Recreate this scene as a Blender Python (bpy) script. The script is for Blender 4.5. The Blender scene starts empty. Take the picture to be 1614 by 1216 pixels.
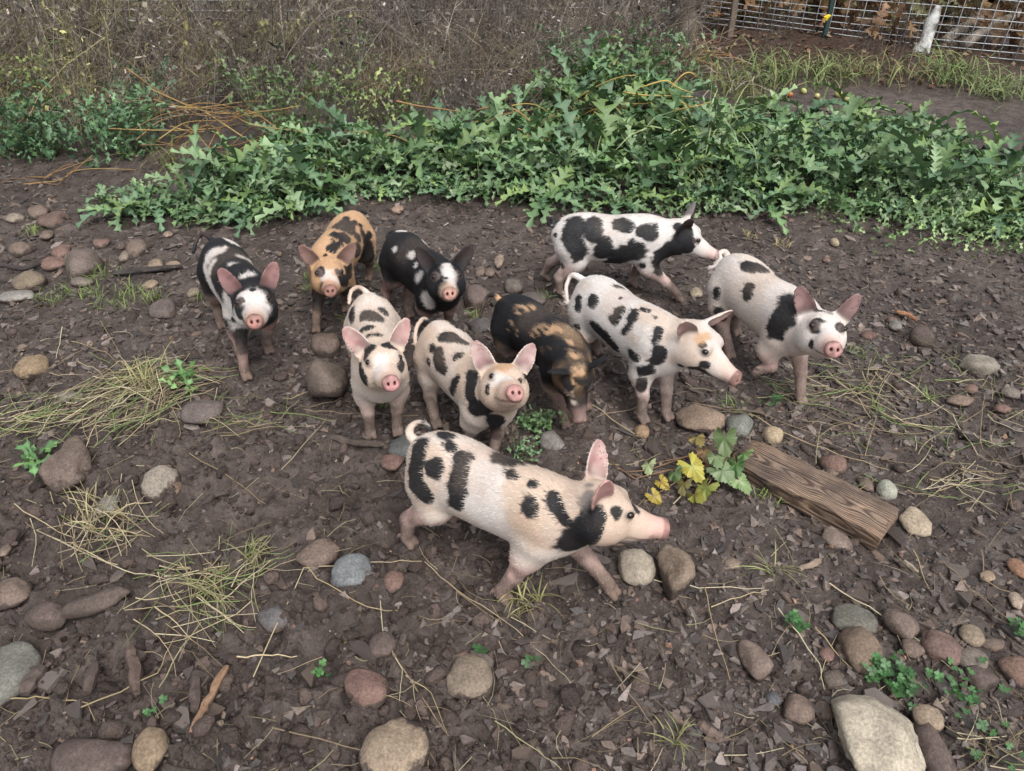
import bpy, bmesh, math, random
import numpy as np
from mathutils import Matrix, Vector

# ---- camera maths shared by the pose tables -------------------------------------------------
CAM_H, CAM_PITCH, F_PX, PW, PH = 1.55, math.radians(38.0), 1219.0, 1614.0, 1216.0
_cp, _sp = math.cos(CAM_PITCH), math.sin(CAM_PITCH)
def ray(px, py):
    a = (px - PW/2)/F_PX; b = -(py - PH/2)/F_PX
    d = np.array([a, _cp + b*_sp, -_sp + b*_cp])
    return d/np.linalg.norm(d)
def gp(px, py, z=0.0):
    d = ray(px, py); t = (z - CAM_H)/d[2]
    return np.array([d[0]*t, d[1]*t, z])
def proj(p):
    p = np.atleast_2d(p); y = p[:, 1]; z = p[:, 2] - CAM_H
    dep = y*_cp - z*_sp; up = y*_sp + z*_cp
    return np.stack([PW/2 + F_PX*p[:, 0]/dep, PH/2 - F_PX*up/dep], 1)
def depth_at(p):
    return p[1]*_cp - (p[2] - CAM_H)*_sp
def at_depth(px, py, dep):
    a = (px - PW/2)/F_PX; b = -(py - PH/2)/F_PX
    return np.array([a*dep, (_cp + b*_sp)*dep, CAM_H + (-_sp + b*_cp)*dep])
# ---- piglet skeleton: X forward, Y left, Z up, metres at scale 1 -----------------------------
def bend(p, b):
    p = np.array(p, float)
    if abs(b) < 1e-4: return p
    R = 1.0/b; q = p.copy(); th = b*p[..., 0]
    q[..., 0] = (R - p[..., 1])*np.sin(th); q[..., 1] = R - (R - p[..., 1])*np.cos(th)
    return q
def unbend(p, b):
    if abs(b) < 1e-4: return p
    R = 1.0/b; s = np.sign(R); q = p.copy()
    th = np.arctan2(s*p[..., 0], s*(R - p[..., 1]))
    q[..., 0] = th/b; q[..., 1] = R - s*np.hypot(p[..., 0], R - p[..., 1])
    return q
def rotm(yaw, pitch, roll):
    cy, sy, c, s, cr, sr = math.cos(yaw), math.sin(yaw), math.cos(pitch), math.sin(pitch), math.cos(roll), math.sin(roll)
    Rz = np.array([[cy, -sy, 0], [sy, cy, 0], [0, 0, 1]]); Ry = np.array([[c, 0, -s], [0, 1, 0], [s, 0, c]])
    Rx = np.array([[1, 0, 0], [0, cr, -sr], [0, sr, cr]])
    return Rz @ Ry @ Rx
NECK0, NECKL = (.18, 0, .262), .105
EARBASE, EARLEN = (-.012, .043, .038), .094
SNOUT, EYE = (.163, 0, -.026), (.056, .041, .020)
def ear_dir(sw, el, side):
    return np.array([math.sin(sw)*math.cos(el), side*math.cos(sw)*math.cos(el), math.sin(el)])
def head_frame(P):
    n0 = bend(NECK0, P['b']); a = P['b']*NECK0[0] + P['ny']
    H = n0 + NECKL*np.array([math.cos(P['np'])*math.cos(a), math.cos(P['np'])*math.sin(a), math.sin(P['np'])])
    return n0, H, rotm(P['hy'], P['hp'], P['hr'])
def to_world(P, q):
    c, s = math.cos(P['yaw']), math.sin(P['yaw']); q = np.asarray(q)*P['s']
    return np.stack([P['x'] + c*q[..., 0] - s*q[..., 1], P['y'] + s*q[..., 0] + c*q[..., 1], q[..., 2]], -1)
def to_local(P, w):
    c, s = math.cos(P['yaw']), math.sin(P['yaw']); w = np.asarray(w, float)
    dx, dy = w[..., 0] - P['x'], w[..., 1] - P['y']
    return np.stack([c*dx + s*dy, -s*dx + c*dy, w[..., 2]], -1)/P['s']


# ================= camera, sky, sun, exposure =================
scene = bpy.context.scene
COL = scene.collection
cam_data = bpy.data.cameras.new('camera')
cam = bpy.data.objects.new('camera', cam_data); COL.objects.link(cam)
cam_data.sensor_width = 36.0; cam_data.lens = 36.0*F_PX/PW
cam_data.clip_start = 0.05; cam_data.clip_end = 500.0
cam.location = (0, 0, CAM_H); cam.rotation_euler = (math.pi/2 - CAM_PITCH, 0, 0)
scene.camera = cam
SUN_EL, SUN_AZ = math.radians(58), math.radians(155)     # azimuth measured from +Y towards +X
world = bpy.data.worlds.new('World'); scene.world = world; world.use_nodes = True
wt = world.node_tree; wt.nodes.clear()
sky = wt.nodes.new('ShaderNodeTexSky'); sky.sky_type = 'NISHITA'; sky.sun_disc = False
sky.sun_elevation = SUN_EL; sky.sun_rotation = SUN_AZ; sky.air_density = 1.0; sky.dust_density = 4.0; sky.ozone_density = 1.0
hs = wt.nodes.new('ShaderNodeHueSaturation'); hs.inputs['Saturation'].default_value = 0.22   # cloud cover: grey, not blue
bg = wt.nodes.new('ShaderNodeBackground'); bg.inputs['Strength'].default_value = 0.15
wo = wt.nodes.new('ShaderNodeOutputWorld')
wt.links.new(sky.outputs[0], hs.inputs['Color']); wt.links.new(hs.outputs[0], bg.inputs['Color']); wt.links.new(bg.outputs[0], wo.inputs[0])
sun_data = bpy.data.lights.new('sun', 'SUN'); sun_data.energy = 1.5; sun_data.angle = math.radians(30); sun_data.color = (1, .97, .93)
sun = bpy.data.objects.new('sun', sun_data); COL.objects.link(sun)
sdir = Vector((math.sin(SUN_AZ)*math.cos(SUN_EL), math.cos(SUN_AZ)*math.cos(SUN_EL), math.sin(SUN_EL)))
sun.rotation_euler = sdir.to_track_quat('Z', 'Y').to_euler(); sun.location = (0, -3, 8)
vs = scene.view_settings
scene.display_settings.display_device = 'sRGB'
vs.view_transform = 'Standard'; vs.look = 'None'; vs.exposure = 0.5; vs.gamma = 1.0; vs.use_curve_mapping = False
scene.cycles.use_adaptive_sampling = True; scene.cycles.adaptive_threshold = .02
scene.cycles.max_bounces = 4; scene.cycles.diffuse_bounces = 2; scene.cycles.glossy_bounces = 2
scene.cycles.transmission_bounces = 2; scene.cycles.transparent_max_bounces = 4

# ================= helpers =================
rng = np.random.default_rng(7)
def _hash(i, j, k, seed):
    h = (i*374761393 + j*668265263 + k*2147483647 + seed*974711) & 0xffffffff
    h = ((h ^ (h >> 13))*1274126177) & 0xffffffff
    h = ((h ^ (h >> 16))*2246822519) & 0xffffffff
    return ((h ^ (h >> 15)) & 0xffff)/32767.5 - 1.0
def vnoise(p, f=1.0, seed=0):
    p = np.asarray(p, float)*f
    if p.shape[-1] == 2: p = np.concatenate([p, np.zeros(p.shape[:-1] + (1,))], -1)
    i = np.floor(p).astype(np.int64); t = p - i; t = t*t*(3 - 2*t); r = 0
    for a in (0, 1):
        for b in (0, 1):
            for c in (0, 1):
                w = (t[..., 0] if a else 1 - t[..., 0])*(t[..., 1] if b else 1 - t[..., 1])*(t[..., 2] if c else 1 - t[..., 2])
                r = r + w*_hash(i[..., 0] + a, i[..., 1] + b, i[..., 2] + c, seed)
    return r
def fbm(p, f, o=4, seed=0):
    return sum(vnoise(p, f*2**k, seed + k*17)*.5**k for k in range(o))
def sstep(a, b, x):
    t = np.clip((x - a)/(b - a), 0, 1); return t*t*(3 - 2*t)
def mesh(name, V, F, col=None, mat=None, smooth=True, fcol=None):
    """V Nx3, F array Mx3/Mx4 or list of such arrays."""
    Fs = [np.asarray(f, np.int32) for f in (F if isinstance(F, (list, tuple)) else [F]) if len(f)]
    me = bpy.data.meshes.new(name); V = np.asarray(V, np.float32)
    me.vertices.add(len(V)); me.vertices.foreach_set('co', V.ravel())
    tot = np.concatenate([np.full(len(f), f.shape[1], np.int32) for f in Fs])
    loops = np.concatenate([f.ravel() for f in Fs])
    me.loops.add(len(loops)); me.loops.foreach_set('vertex_index', loops)
    me.polygons.add(len(tot)); st = np.zeros(len(tot), np.int32); st[1:] = np.cumsum(tot)[:-1]
    me.polygons.foreach_set('loop_start', st)
    me.polygons.foreach_set('use_smooth', np.full(len(tot), bool(smooth)))
    me.update(calc_edges=True)
    if col is not None:
        at = me.attributes.new('col', 'FLOAT_COLOR', 'POINT'); c = np.ones((len(V), 4), np.float32); c[:, :3] = col
        at.data.foreach_set('color', c.ravel())
    if mat: me.materials.append(mat)
    return me
def obj(name, me, parent=None, loc=None, rz=None, **props):
    o = bpy.data.objects.new(name, me); COL.objects.link(o)
    if parent is not None: o.parent = parent
    if loc is not None: o.location = [float(v) for v in loc]
    if rz is not None: o.rotation_euler = (0, 0, rz)
    for k, v in props.items(): o[k] = v
    return o
def empty(name, loc, rz=0.0, **props):
    o = obj(name, None, None, loc, rz, **props); o.empty_display_size = .05
    return o
# ---------- materials ----------
def new_mat(name):
    m = bpy.data.materials.new(name); m.use_nodes = True
    nt = m.node_tree; b = nt.nodes['Principled BSDF']
    return m, nt, b
def N(nt, t, **kw):
    n = nt.nodes.new(t)
    for k, v in kw.items():
        if k in n.inputs: n.inputs[k].default_value = v
        else: setattr(n, k, v)
    return n
def noise_node(nt, scale, detail=4.0, rough=.6, coord=None, w=None):
    n = N(nt, 'ShaderNodeTexNoise'); n.inputs['Scale'].default_value = scale; n.inputs['Detail'].default_value = detail; n.inputs['Roughness'].default_value = rough
    if coord is not None: nt.links.new(coord, n.inputs['Vector'])
    return n.outputs['Fac']
def ramp(nt, fac, stops):
    r = N(nt, 'ShaderNodeValToRGB'); e = r.color_ramp.elements
    while len(e) < len(stops): e.new(.5)
    for q, (p, c) in zip(e, stops):
        q.position = p; q.color = (*c, 1) if len(c) == 3 else c
    nt.links.new(fac, r.inputs[0]); return r.outputs[0]
def mixc(nt, fac, a, b, mode='MIX'):
    m = N(nt, 'ShaderNodeMix'); m.data_type = 'RGBA'; m.blend_type = mode
    for s, v in ((m.inputs[0], fac), (m.inputs[6], a), (m.inputs[7], b)):
        if hasattr(v, 'is_linked') or hasattr(v, 'links'): nt.links.new(v, s)
        elif isinstance(v, (int, float)): s.default_value = v
        else: s.default_value = (*v, 1)
    return m.outputs[2]
def bump(nt, b, h, strength=.5, dist=.01, prev=None):
    n = N(nt, 'ShaderNodeBump'); n.inputs['Strength'].default_value = strength; n.inputs['Distance'].default_value = dist
    nt.links.new(h, n.inputs['Height'])
    if prev is not None: nt.links.new(prev, n.inputs['Normal'])
    nt.links.new(n.outputs[0], b.inputs['Normal']); return n.outputs[0]
def gray(v): return (v, v, v)
def attr_mat(name, rough=.7, noise=(60, .35), bumpv=None, objrand=0.0, spec=.3, transl=0.0, coord='Object'):
    """colour from the 'col' attribute, broken up by noise; optional per-object brightness spread."""
    m, nt, b = new_mat(name)
    a = N(nt, 'ShaderNodeAttribute'); a.attribute_name = 'col'
    tc = N(nt, 'ShaderNodeTexCoord')
    c = a.outputs['Color']
    if noise:
        nf = noise_node(nt, noise[0], 5, .65, tc.outputs[coord])
        c = mixc(nt, 1.0, c, ramp(nt, nf, [(.25, gray(1 - noise[1])), (.75, gray(1 + noise[1]))]), 'MULTIPLY')
    if objrand:
        oi = N(nt, 'ShaderNodeObjectInfo')
        c = mixc(nt, 1.0, c, ramp(nt, oi.outputs['Random'], [(0, (1 - objrand, 1 - objrand*.8, 1 - objrand*1.1)), (.5, (1, 1, 1)), (1, (1 + objrand*1.1, 1 + objrand, 1 + objrand*.7))]), 'MULTIPLY')
    nt.links.new(c, b.inputs['Base Color']); b.inputs['Roughness'].default_value = rough
    b.inputs['Specular IOR Level'].default_value = spec
    if bumpv:
        bump(nt, b, noise_node(nt, bumpv[0], 4, .7, tc.outputs[coord]), bumpv[1], bumpv[2])
    if transl:
        tr = N(nt, 'ShaderNodeBsdfTranslucent'); nt.links.new(c, tr.inputs['Color'])
        mx = N(nt, 'ShaderNodeMixShader'); mx.inputs[0].default_value = transl
        nt.links.new(b.outputs[0], mx.inputs[1]); nt.links.new(tr.outputs[0], mx.inputs[2])
        nt.links.new(mx.outputs[0], nt.nodes['Material Output'].inputs[0])
    return m

# ================= ground =================
def patch_mask(x, y):
    """1 where the weed heap rises"""
    return np.exp(-((x - .42)/.85)**2 - ((y - 4.55)/.55)**2)
FLAT = []   # (x, y, radius) places kept level under feet and stones
def gz(x, y, fine=True):
    p = np.stack([np.asarray(x, float), np.asarray(y, float)], -1)
    z = .22*patch_mask(p[..., 0], p[..., 1])
    z = z + .16*np.exp(-((p[..., 0] + 1.25)/.5)**2 - ((p[..., 1] - 4.3)/.35)**2)
    far = sstep(4.2, 7.5, p[..., 1])
    z = z + far*.10*fbm(p, .7, 2, 77) + .012*fbm(p, 2.3, 3, 5)*(1 + far)
    if fine:
        near = 1 - sstep(3.0, 6, p[..., 1])
        # trampled, lumpy mud: strongest on the near left where it has been rooted up
        rough = .35 + .65*sstep(.4, -.9, p[..., 0] + .5*(p[..., 1] - 1.2))*(1 - sstep(1.6, 2.4, p[..., 1]))
        n1 = fbm(p, 16, 3, 9); n2 = np.abs(fbm(p, 34, 2, 23))
        dn = vnoise(p, 20, 91); dents = sstep(.30, .62, dn)
        z = z + near*rough*(.026*n1 - .020*n2) - near*.011*dents*(.5 + rough) + near*.0045*vnoise(p, 70, 3)
    return z - .004
_g0x, _g0y, _gs = -7.0, .2, .025
_gh = gz(*np.meshgrid(_g0x + _gs*np.arange(561), _g0y + _gs*np.arange(400), indexing='ij'), False)
def gh(x, y):
    """quick height lookup for single points"""
    u = min(max((x - _g0x)/_gs, 0), 558.9); v = min(max((y - _g0y)/_gs, 0), 398.9); i, j = int(u), int(v); u -= i; v -= j
    return float((_gh[i, j]*(1-u) + _gh[i+1, j]*u)*(1-v) + (_gh[i, j+1]*(1-u) + _gh[i+1, j+1]*u)*v)
def gpos(px, py, dz=0.0):
    """ground point seen at a pixel of the photograph, following the relief"""
    d = ray(px, py); t = (0 - CAM_H)/d[2]
    for _ in range(9):
        t = (gh(d[0]*t, d[1]*t) - CAM_H)/d[2]
    q = d*t + np.array([0, 0, CAM_H]); q[2] = gh(q[0], q[1]) + dz
    return q
rows = np.concatenate([np.geomspace(.45, 6.5, 435), np.geomspace(6.7, 260, 40)])
cu = np.linspace(-1.0, 1.0, 410)
X = np.sinh(cu*1.3)/np.sinh(1.3)*1.0
GX = X[None, :]*(rows[:, None]*1.05 + .55); GY = np.repeat(rows[:, None], len(cu), 1)
GX[rows > 6.6] *= np.geomspace(1, 3, (rows > 6.6).sum())[:, None]
GZ = gz(GX, GY)*(1 - sstep(9, 14, GY))
V = np.stack([GX, GY, GZ], -1).reshape(-1, 3); nr, nc = GX.shape
i = (np.arange(nr-1)[:, None]*nc + np.arange(nc-1)[None, :]).ravel()
Fq = np.stack([i, i+1, i+nc+1, i+nc], 1)
# a skirt that carries the same ground behind and beside the camera
sk = np.array([[-300, -300, -.06], [300, -300, -.06], [300, 300, -.06], [-300, 300, -.06]])
V = np.concatenate([V, sk]); Fk = np.array([[nr*nc, nr*nc+1, nr*nc+2, nr*nc+3]])

m, nt, b = new_mat('mud'); tc = N(nt, 'ShaderNodeTexCoord'); oc = tc.outputs['Object']
big = noise_node(nt, 1.6, 5, .6, oc); mid = noise_node(nt, 14, 6, .65, oc); fin = noise_node(nt, 120, 5, .7, oc)
c1 = ramp(nt, mid, [(.28, (.040, .031, .027)), (.52, (.086, .068, .060)), (.75, (.145, .118, .104))])
c2 = ramp(nt, big, [(.35, (.74, .72, .72)), (.65, (1.22, 1.2, 1.18))])
c = mixc(nt, 1.0, c1, c2, 'MULTIPLY')
c = mixc(nt, 1.0, c, ramp(nt, fin, [(.3, gray(.72)), (.7, gray(1.3))]), 'MULTIPLY')
# red-brown mulch towards the fence, yellow-grey litter under the weeds
sp = N(nt, 'ShaderNodeSeparateXYZ'); nt.links.new(oc, sp.inputs[0])
mr = N(nt, 'ShaderNodeMapRange'); mr.inputs['From Min'].default_value = 4.9; mr.inputs['From Max'].default_value = 5.7; nt.links.new(sp.outputs['Y'], mr.inputs['Value'])
mul = ramp(nt, noise_node(nt, 45, 5, .7, oc), [(.3, (.022, .013, .009)), (.55, (.062, .036, .025)), (.72, (.11, .075, .052))])
c = mixc(nt, mr.outputs[0], c, mul)
nt.links.new(c, b.inputs['Base Color'])
rr = ramp(nt, noise_node(nt, 9, 4, .6, oc), [(.35, gray(.40)), (.6, gray(.75))]); nt.links.new(rr, b.inputs['Roughness'])
b.inputs['Specular IOR Level'].default_value = .35
vo = N(nt, 'ShaderNodeTexVoronoi'); vo.inputs['Scale'].default_value = 48; nt.links.new(oc, vo.inputs['Vector'])
b1 = bump(nt, b, vo.outputs['Distance'], .35, .010)
b2 = bump(nt, b, mid, .6, .020, b1); bump(nt, b, fin, .9, .009, b2)
mud = m
ground = obj('ground', mesh('ground', V, [Fq, Fk], None, mud), kind='structure')

# ---------- loose chips, clods and pebbles ----------
chip_mat = attr_mat('bark_chip', rough=.45, noise=(90, .4), bumpv=(150, .6, .004), spec=.5)
def chip_shape(r, n=5, thick=.16, el=1.6):
    """flat angular flake: top ring (inset), rim ring"""
    a = np.sort(r.uniform(0, 2*math.pi, n) * .35 + np.arange(n)*2*math.pi/n*.9 + r.uniform(0, .4))
    rad = r.uniform(.62, 1.05, n); x = np.cos(a)*rad*el; y = np.sin(a)*rad
    t = thick*r.uniform(.6, 1.4); tz = t + r.normal(0, t*.22, n)
    top = np.stack([x*.94, y*.93, tz], 1); bot = np.stack([x, y, -np.full(n, t*.6)], 1)
    Vv = np.concatenate([top, bot, [[x.mean()*.3, y.mean()*.3, t*1.05]]]); i = np.arange(n); j = (i+1) % n
    Fv = np.concatenate([np.stack([i, j, np.full(n, 2*n)], 1), np.stack([n+i, n+j, j], 1), np.stack([n+i, j, i], 1)])
    return Vv, Fv
def rot_xyz(rx, ry, rz):
    return np.array((Matrix.Rotation(rz, 3, 'Z') @ Matrix.Rotation(ry, 3, 'Y') @ Matrix.Rotation(rx, 3, 'X')))
def sample_ground(n, r, y0, y1, bias=1.5):
    """points on the ground inside the view wedge, denser close by"""
    t = r.random(n); y = y0*(y1/y0)**(t**bias) if bias else r.uniform(y0, y1, n)
    x = r.uniform(-1, 1, n)*(y*.80 + .42)
    return x, y
SHAPES = [chip_shape(rng, int(rng.integers(4, 7)), rng.uniform(.10, .26), rng.uniform(1.0, 2.4)) for _ in range(24)]
CHIPCOL = np.array([(.058, .045, .040), (.078, .061, .054), (.105, .084, .074), (.044, .036, .033), (.085, .062, .051), (.070, .059, .055), (.15, .122, .108), (.125, .092, .074), (.058, .046, .042)])
clod_mat = attr_mat('mud_clod', rough=.68, noise=(110, .35), bumpv=(75, 1.0, .014), spec=.3)
def scatter(name, n, y0, y1, size, seed, colors, clod=False, lumps=False, keep=None, bias=.85, tilt=.24, sink=.15):
    r = np.random.default_rng(seed); x, y = sample_ground(n, r, y0, y1, bias)
    if keep is not None:
        k = r.random(n) < keep(x, y); x, y = x[k], y[k]
    z = gz(x, y); Vs, Fs, Cs = [], [], []; off = 0
    lib = LUMPS if lumps else CLODS if clod else SHAPES
    for q in range(len(x)):
        Vv, Fv = lib[r.integers(len(lib))]
        s = size[0]*(size[1]/size[0])**(r.random()**1.7)
        Rm = rot_xyz(r.normal(0, tilt), r.normal(0, tilt), r.uniform(0, 6.283))
        Vs.append((Vv*s) @ Rm.T + (x[q], y[q], z[q] + s*sink)); Fs.append(Fv + off); off += len(Vv)
        c = colors[r.integers(len(colors))]*r.uniform(.7, 1.6); Cs.append(np.tile(c, (len(Vv), 1)))
    return mesh(name, np.concatenate(Vs), np.concatenate(Fs), np.concatenate(Cs), clod_mat if clod else chip_mat, smooth=lumps)
def ico(sub):
    bm = bmesh.new(); bmesh.ops.create_icosphere(bm, subdivisions=sub, radius=1)
    Vv = np.array([v.co[:] for v in bm.verts]); Fv = np.array([[v.index for v in f.verts] for f in bm.faces]); bm.free(); return Vv, Fv
ICO1, ICO2, ICO3, ICO4 = ico(1), ico(2), ico(3), ico(4)
CLODS = []
for q in range(14):
    Vv, Fv = ICO2 if q < 2 else ICO1
    d = 1 + .40*vnoise(Vv + q*7.3, 1.6, q) + .30*vnoise(Vv + q*3.1, 3.5, q+50)
    CLODS.append((Vv*d[:, None]*np.array([rng.uniform(.8, 1.3), rng.uniform(.7, 1.0), rng.uniform(.5, .8)]), Fv))
LUMPS = []
for q in range(8):
    Vv, Fv = ICO2
    d = 1 + .34*vnoise(Vv + q*5.3, 1.3, q + 90) + .26*vnoise(Vv + q*2.1, 3.0, q + 150) + .12*vnoise(Vv + q, 7, q + 170)
    LUMPS.append((Vv*d[:, None]*np.array([rng.uniform(.9, 1.4), rng.uniform(.7, 1.0), rng.uniform(.45, .7)]), Fv))
MUDCOL = np.array([(.052, .038, .033), (.066, .048, .041), (.08, .058, .05), (.06, .045, .04)])
bare = lambda x, y: np.clip(1 - sstep(3.15, 3.6, y - .18*np.abs(x - .6)), .04, 1)
dug = lambda x, y: np.clip(sstep(.55, -.5, x + .45*(y - 1.2)) + .30, 0, 1)*bare(x, y)
obj('chip_litter', scatter('chip_litter', 25000, .62, 4.6, (.004, .017), 11, CHIPCOL, keep=lambda x, y: bare(x, y)*(1 - .8*sstep(.5, -.4, x + .45*(y - 1.2)))), kind='stuff', label='small dark bark and slate chips littering the mud', category='chips')
obj('chip_litter', scatter('chip_litter', 15000, 1.7, 4.5, (.006, .018), 14, CHIPCOL, keep=bare, bias=.9), kind='stuff', label='bark and slate chips on the trodden mud around and behind the piglets', category='chips')
obj('mud_clods', scatter('mud_clods', 14500, .62, 3.6, (.0022, .010), 12, MUDCOL, clod=True, keep=dug, bias=1.0, tilt=1.0, sink=.2), kind='stuff', label='crumbly brown clods of rooted-up mud', category='clods')
PEBCOL = np.array([(.20, .13, .10), (.24, .19, .15), (.15, .13, .125), (.28, .17, .11), (.12, .085, .075)])
obj('pebble_scatter', scatter('pebble_scatter', 1100, .62, 4.2, (.003, .010), 13, PEBCOL, clod=True, keep=bare, tilt=1.0, sink=.35), kind='stuff', label='tiny pale and rusty pebbles sprinkled over the mud', category='pebbles')
BIGC = lambda x, y: np.clip(.12 + sstep(.3, -.4, x + .45*(y - 1.2)), 0, 1)*bare(x, y)
obj('mud_clods', scatter('mud_clods', 1700, .66, 2.6, (.008, .030), 15, MUDCOL*1.1, clod=True, lumps=True, keep=BIGC, bias=1.0, tilt=.6, sink=.05), kind='stuff', label='larger soft lumps of churned mud on the near left', category='clods')
# the larger flakes are separate pieces
r = np.random.default_rng(21); nchip = 0
big_meshes = [mesh('bark_chip', SHAPES[k][0]*np.array([1, 1, 1.1]), SHAPES[k][1], np.tile(CHIPCOL[k % 9]*r.uniform(.85, 1.25), (len(SHAPES[k][0]), 1)), chip_mat, smooth=False) for k in range(24)]
x, y = sample_ground(900, r, .66, 3.6, 1.05); kp = r.random(900) < bare(x, y); x, y = x[kp], y[kp]; z = gz(x, y)
for q in range(min(len(x), 280)):
    s = r.uniform(.012, .026)*(1.0 if r.random() < .88 else 1.4)
    w_ = proj(np.array([[x[q], y[q], 0]]))[0]; zx = ['at the left edge', 'left of the middle', 'right of the middle', 'towards the right edge'][int(np.clip(w_[0]/404, 0, 3))]; zy = ['near the weeds', 'level with the standing piglets', 'level with the foreground piglet', 'close to the bottom edge'][int(np.clip((w_[1] - 300)/229, 0, 3))]
    o = obj('bark_chip', big_meshes[r.integers(24)], None, (x[q], y[q], z[q] + s*.16), label='loose flat bark flake on the mud, ' + zy + ', ' + zx, category='bark chip', group='larger bark flakes on the mud ' + zy + ', ' + zx)
    o.rotation_euler = (r.normal(0, .2), r.normal(0, .2), r.uniform(0, 6.283)); o.scale = (s, s, s)

# ================= piglets =================
class Field:
    def __init__(s, lo, hi, h):
        s.h = h; s.lo = np.array(lo, np.float32)
        n = np.ceil((np.array(hi) - lo)/h).astype(int) + 1
        s.ax = [s.lo[i] + h*np.arange(n[i], dtype=np.float32) for i in range(3)]
        s.F = np.ones(n, np.float32)
    def block(s, lo, hi):
        sl = []
        for i in range(3):
            a = int(max(0, math.floor((lo[i] - s.lo[i])/s.h))); b = int(min(len(s.ax[i]), math.ceil((hi[i] - s.lo[i])/s.h) + 1))
            sl.append(slice(a, max(a, b)))
        P = np.stack(np.meshgrid(*[s.ax[i][sl[i]] for i in range(3)], indexing='ij'), -1)
        return tuple(sl), P
    def add(s, fn, lo, hi, k=.02, sub=False):
        m = k + 3*s.h
        sl, P = s.block(np.array(lo) - m, np.array(hi) + m)
        if P.size == 0: return
        d = fn(P).astype(np.float32); a = s.F[sl]
        if sub:
            d = -d; hh = np.maximum(k - np.abs(a - d), 0)/k; s.F[sl] = np.maximum(a, d) + hh*hh*k*.25
        else:
            hh = np.maximum(k - np.abs(a - d), 0)/k; s.F[sl] = np.minimum(a, d) - hh*hh*k*.25
    def cone(s, a, b, r1, r2, k=.02, sub=False):
        a = np.array(a, np.float32); b = np.array(b, np.float32); ba = b - a; L = max(float(ba @ ba), 1e-9); r = max(r1, r2)
        def fn(P):
            x, y, z = P[..., 0] - a[0], P[..., 1] - a[1], P[..., 2] - a[2]
            t = np.clip((x*ba[0] + y*ba[1] + z*ba[2])/L, 0, 1)
            return np.sqrt((x - t*ba[0])**2 + (y - t*ba[1])**2 + (z - t*ba[2])**2) - (r1 + (r2 - r1)*t)
        s.add(fn, np.minimum(a, b) - r, np.maximum(a, b) + r, k, sub)
    def ell(s, c, r, k=.02, sub=False, R=None, un=None):
        c = np.array(c, np.float32); r = np.array(r, np.float32); m = float(r.max()) if R is not None else r + (.03 if un is not None else 0)
        def fn(P):
            q = unbend(P, un) if un is not None else P
            q = q - c
            if R is not None: q = q @ np.asarray(R, np.float32)
            x, y, z = q[..., 0]/r[0], q[..., 1]/r[1], q[..., 2]/r[2]
            k0 = np.sqrt(x*x + y*y + z*z) + 1e-6; k1 = np.sqrt((x/r[0])**2 + (y/r[1])**2 + (z/r[2])**2) + 1e-6
            return k0*(k0 - 1)/k1
        cc = bend(c, un) if un is not None else c
        s.add(fn, cc - m, cc + m, k, sub)
    def mesh(s):
        F, h = s.F, s.h; S = F < 0; n = F.shape
        c = np.zeros((n[0]-1, n[1]-1, n[2]-1), np.int8)
        for a in (0, 1):
            for b in (0, 1):
                for d in (0, 1): c += S[a:n[0]-1+a, b:n[1]-1+b, d:n[2]-1+d]
        I = np.argwhere((c > 0) & (c < 8)); idx = np.full(c.shape, -1, np.int32); idx[tuple(I.T)] = np.arange(len(I))
        acc = np.zeros((len(I), 3)); cnt = np.zeros(len(I))
        co = [(a, b, d) for a in (0, 1) for b in (0, 1) for d in (0, 1)]
        val = {q: F[I[:, 0]+q[0], I[:, 1]+q[1], I[:, 2]+q[2]] for q in co}
        for p in co:
            for ax in range(3):
                if p[ax] == 0:
                    q = list(p); q[ax] = 1; q = tuple(q); x = (val[p] < 0) != (val[q] < 0)
                    t = np.where(x, val[p]/(val[p] - val[q] + 1e-12), 0)
                    e = np.zeros((len(I), 3)); e[:] = p; e[:, ax] += t; acc[x] += e[x]; cnt[x] += 1
        V = s.lo + h*(I + acc/cnt[:, None])
        Q = []
        for ax in range(3):
            u, w = (ax+1) % 3, (ax+2) % 3
            a = [slice(None)]*3; b = [slice(None)]*3; a[ax] = slice(0, -1); b[ax] = slice(1, None)
            D = S[tuple(a)].astype(np.int8) - S[tuple(b)]
            E = np.argwhere(D != 0); E = E[(E[:, u] > 0) & (E[:, w] > 0) & (E[:, u] < n[u]-1) & (E[:, w] < n[w]-1)]
            sg = D[tuple(E.T)]
            def cell(du, dw):
                q = E.copy(); q[:, u] -= du; q[:, w] -= dw; return idx[tuple(q.T)]
            q = np.stack([cell(1, 1), cell(0, 1), cell(0, 0), cell(1, 0)], 1)
            q[sg < 0] = q[sg < 0][:, ::-1]; Q.append(q)
        return V, np.concatenate(Q)
def vert_normals(V, Q):
    a = np.cross(V[Q[:, 2]] - V[Q[:, 0]], V[Q[:, 3]] - V[Q[:, 1]]); Nn = np.zeros_like(V)
    for i in range(4):
        for d in range(3): Nn[:, d] += np.bincount(Q[:, i], a[:, d], len(V))
    return Nn/(np.linalg.norm(Nn, axis=1, keepdims=True) + 1e-12), np.linalg.norm(a, axis=1)/2

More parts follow.
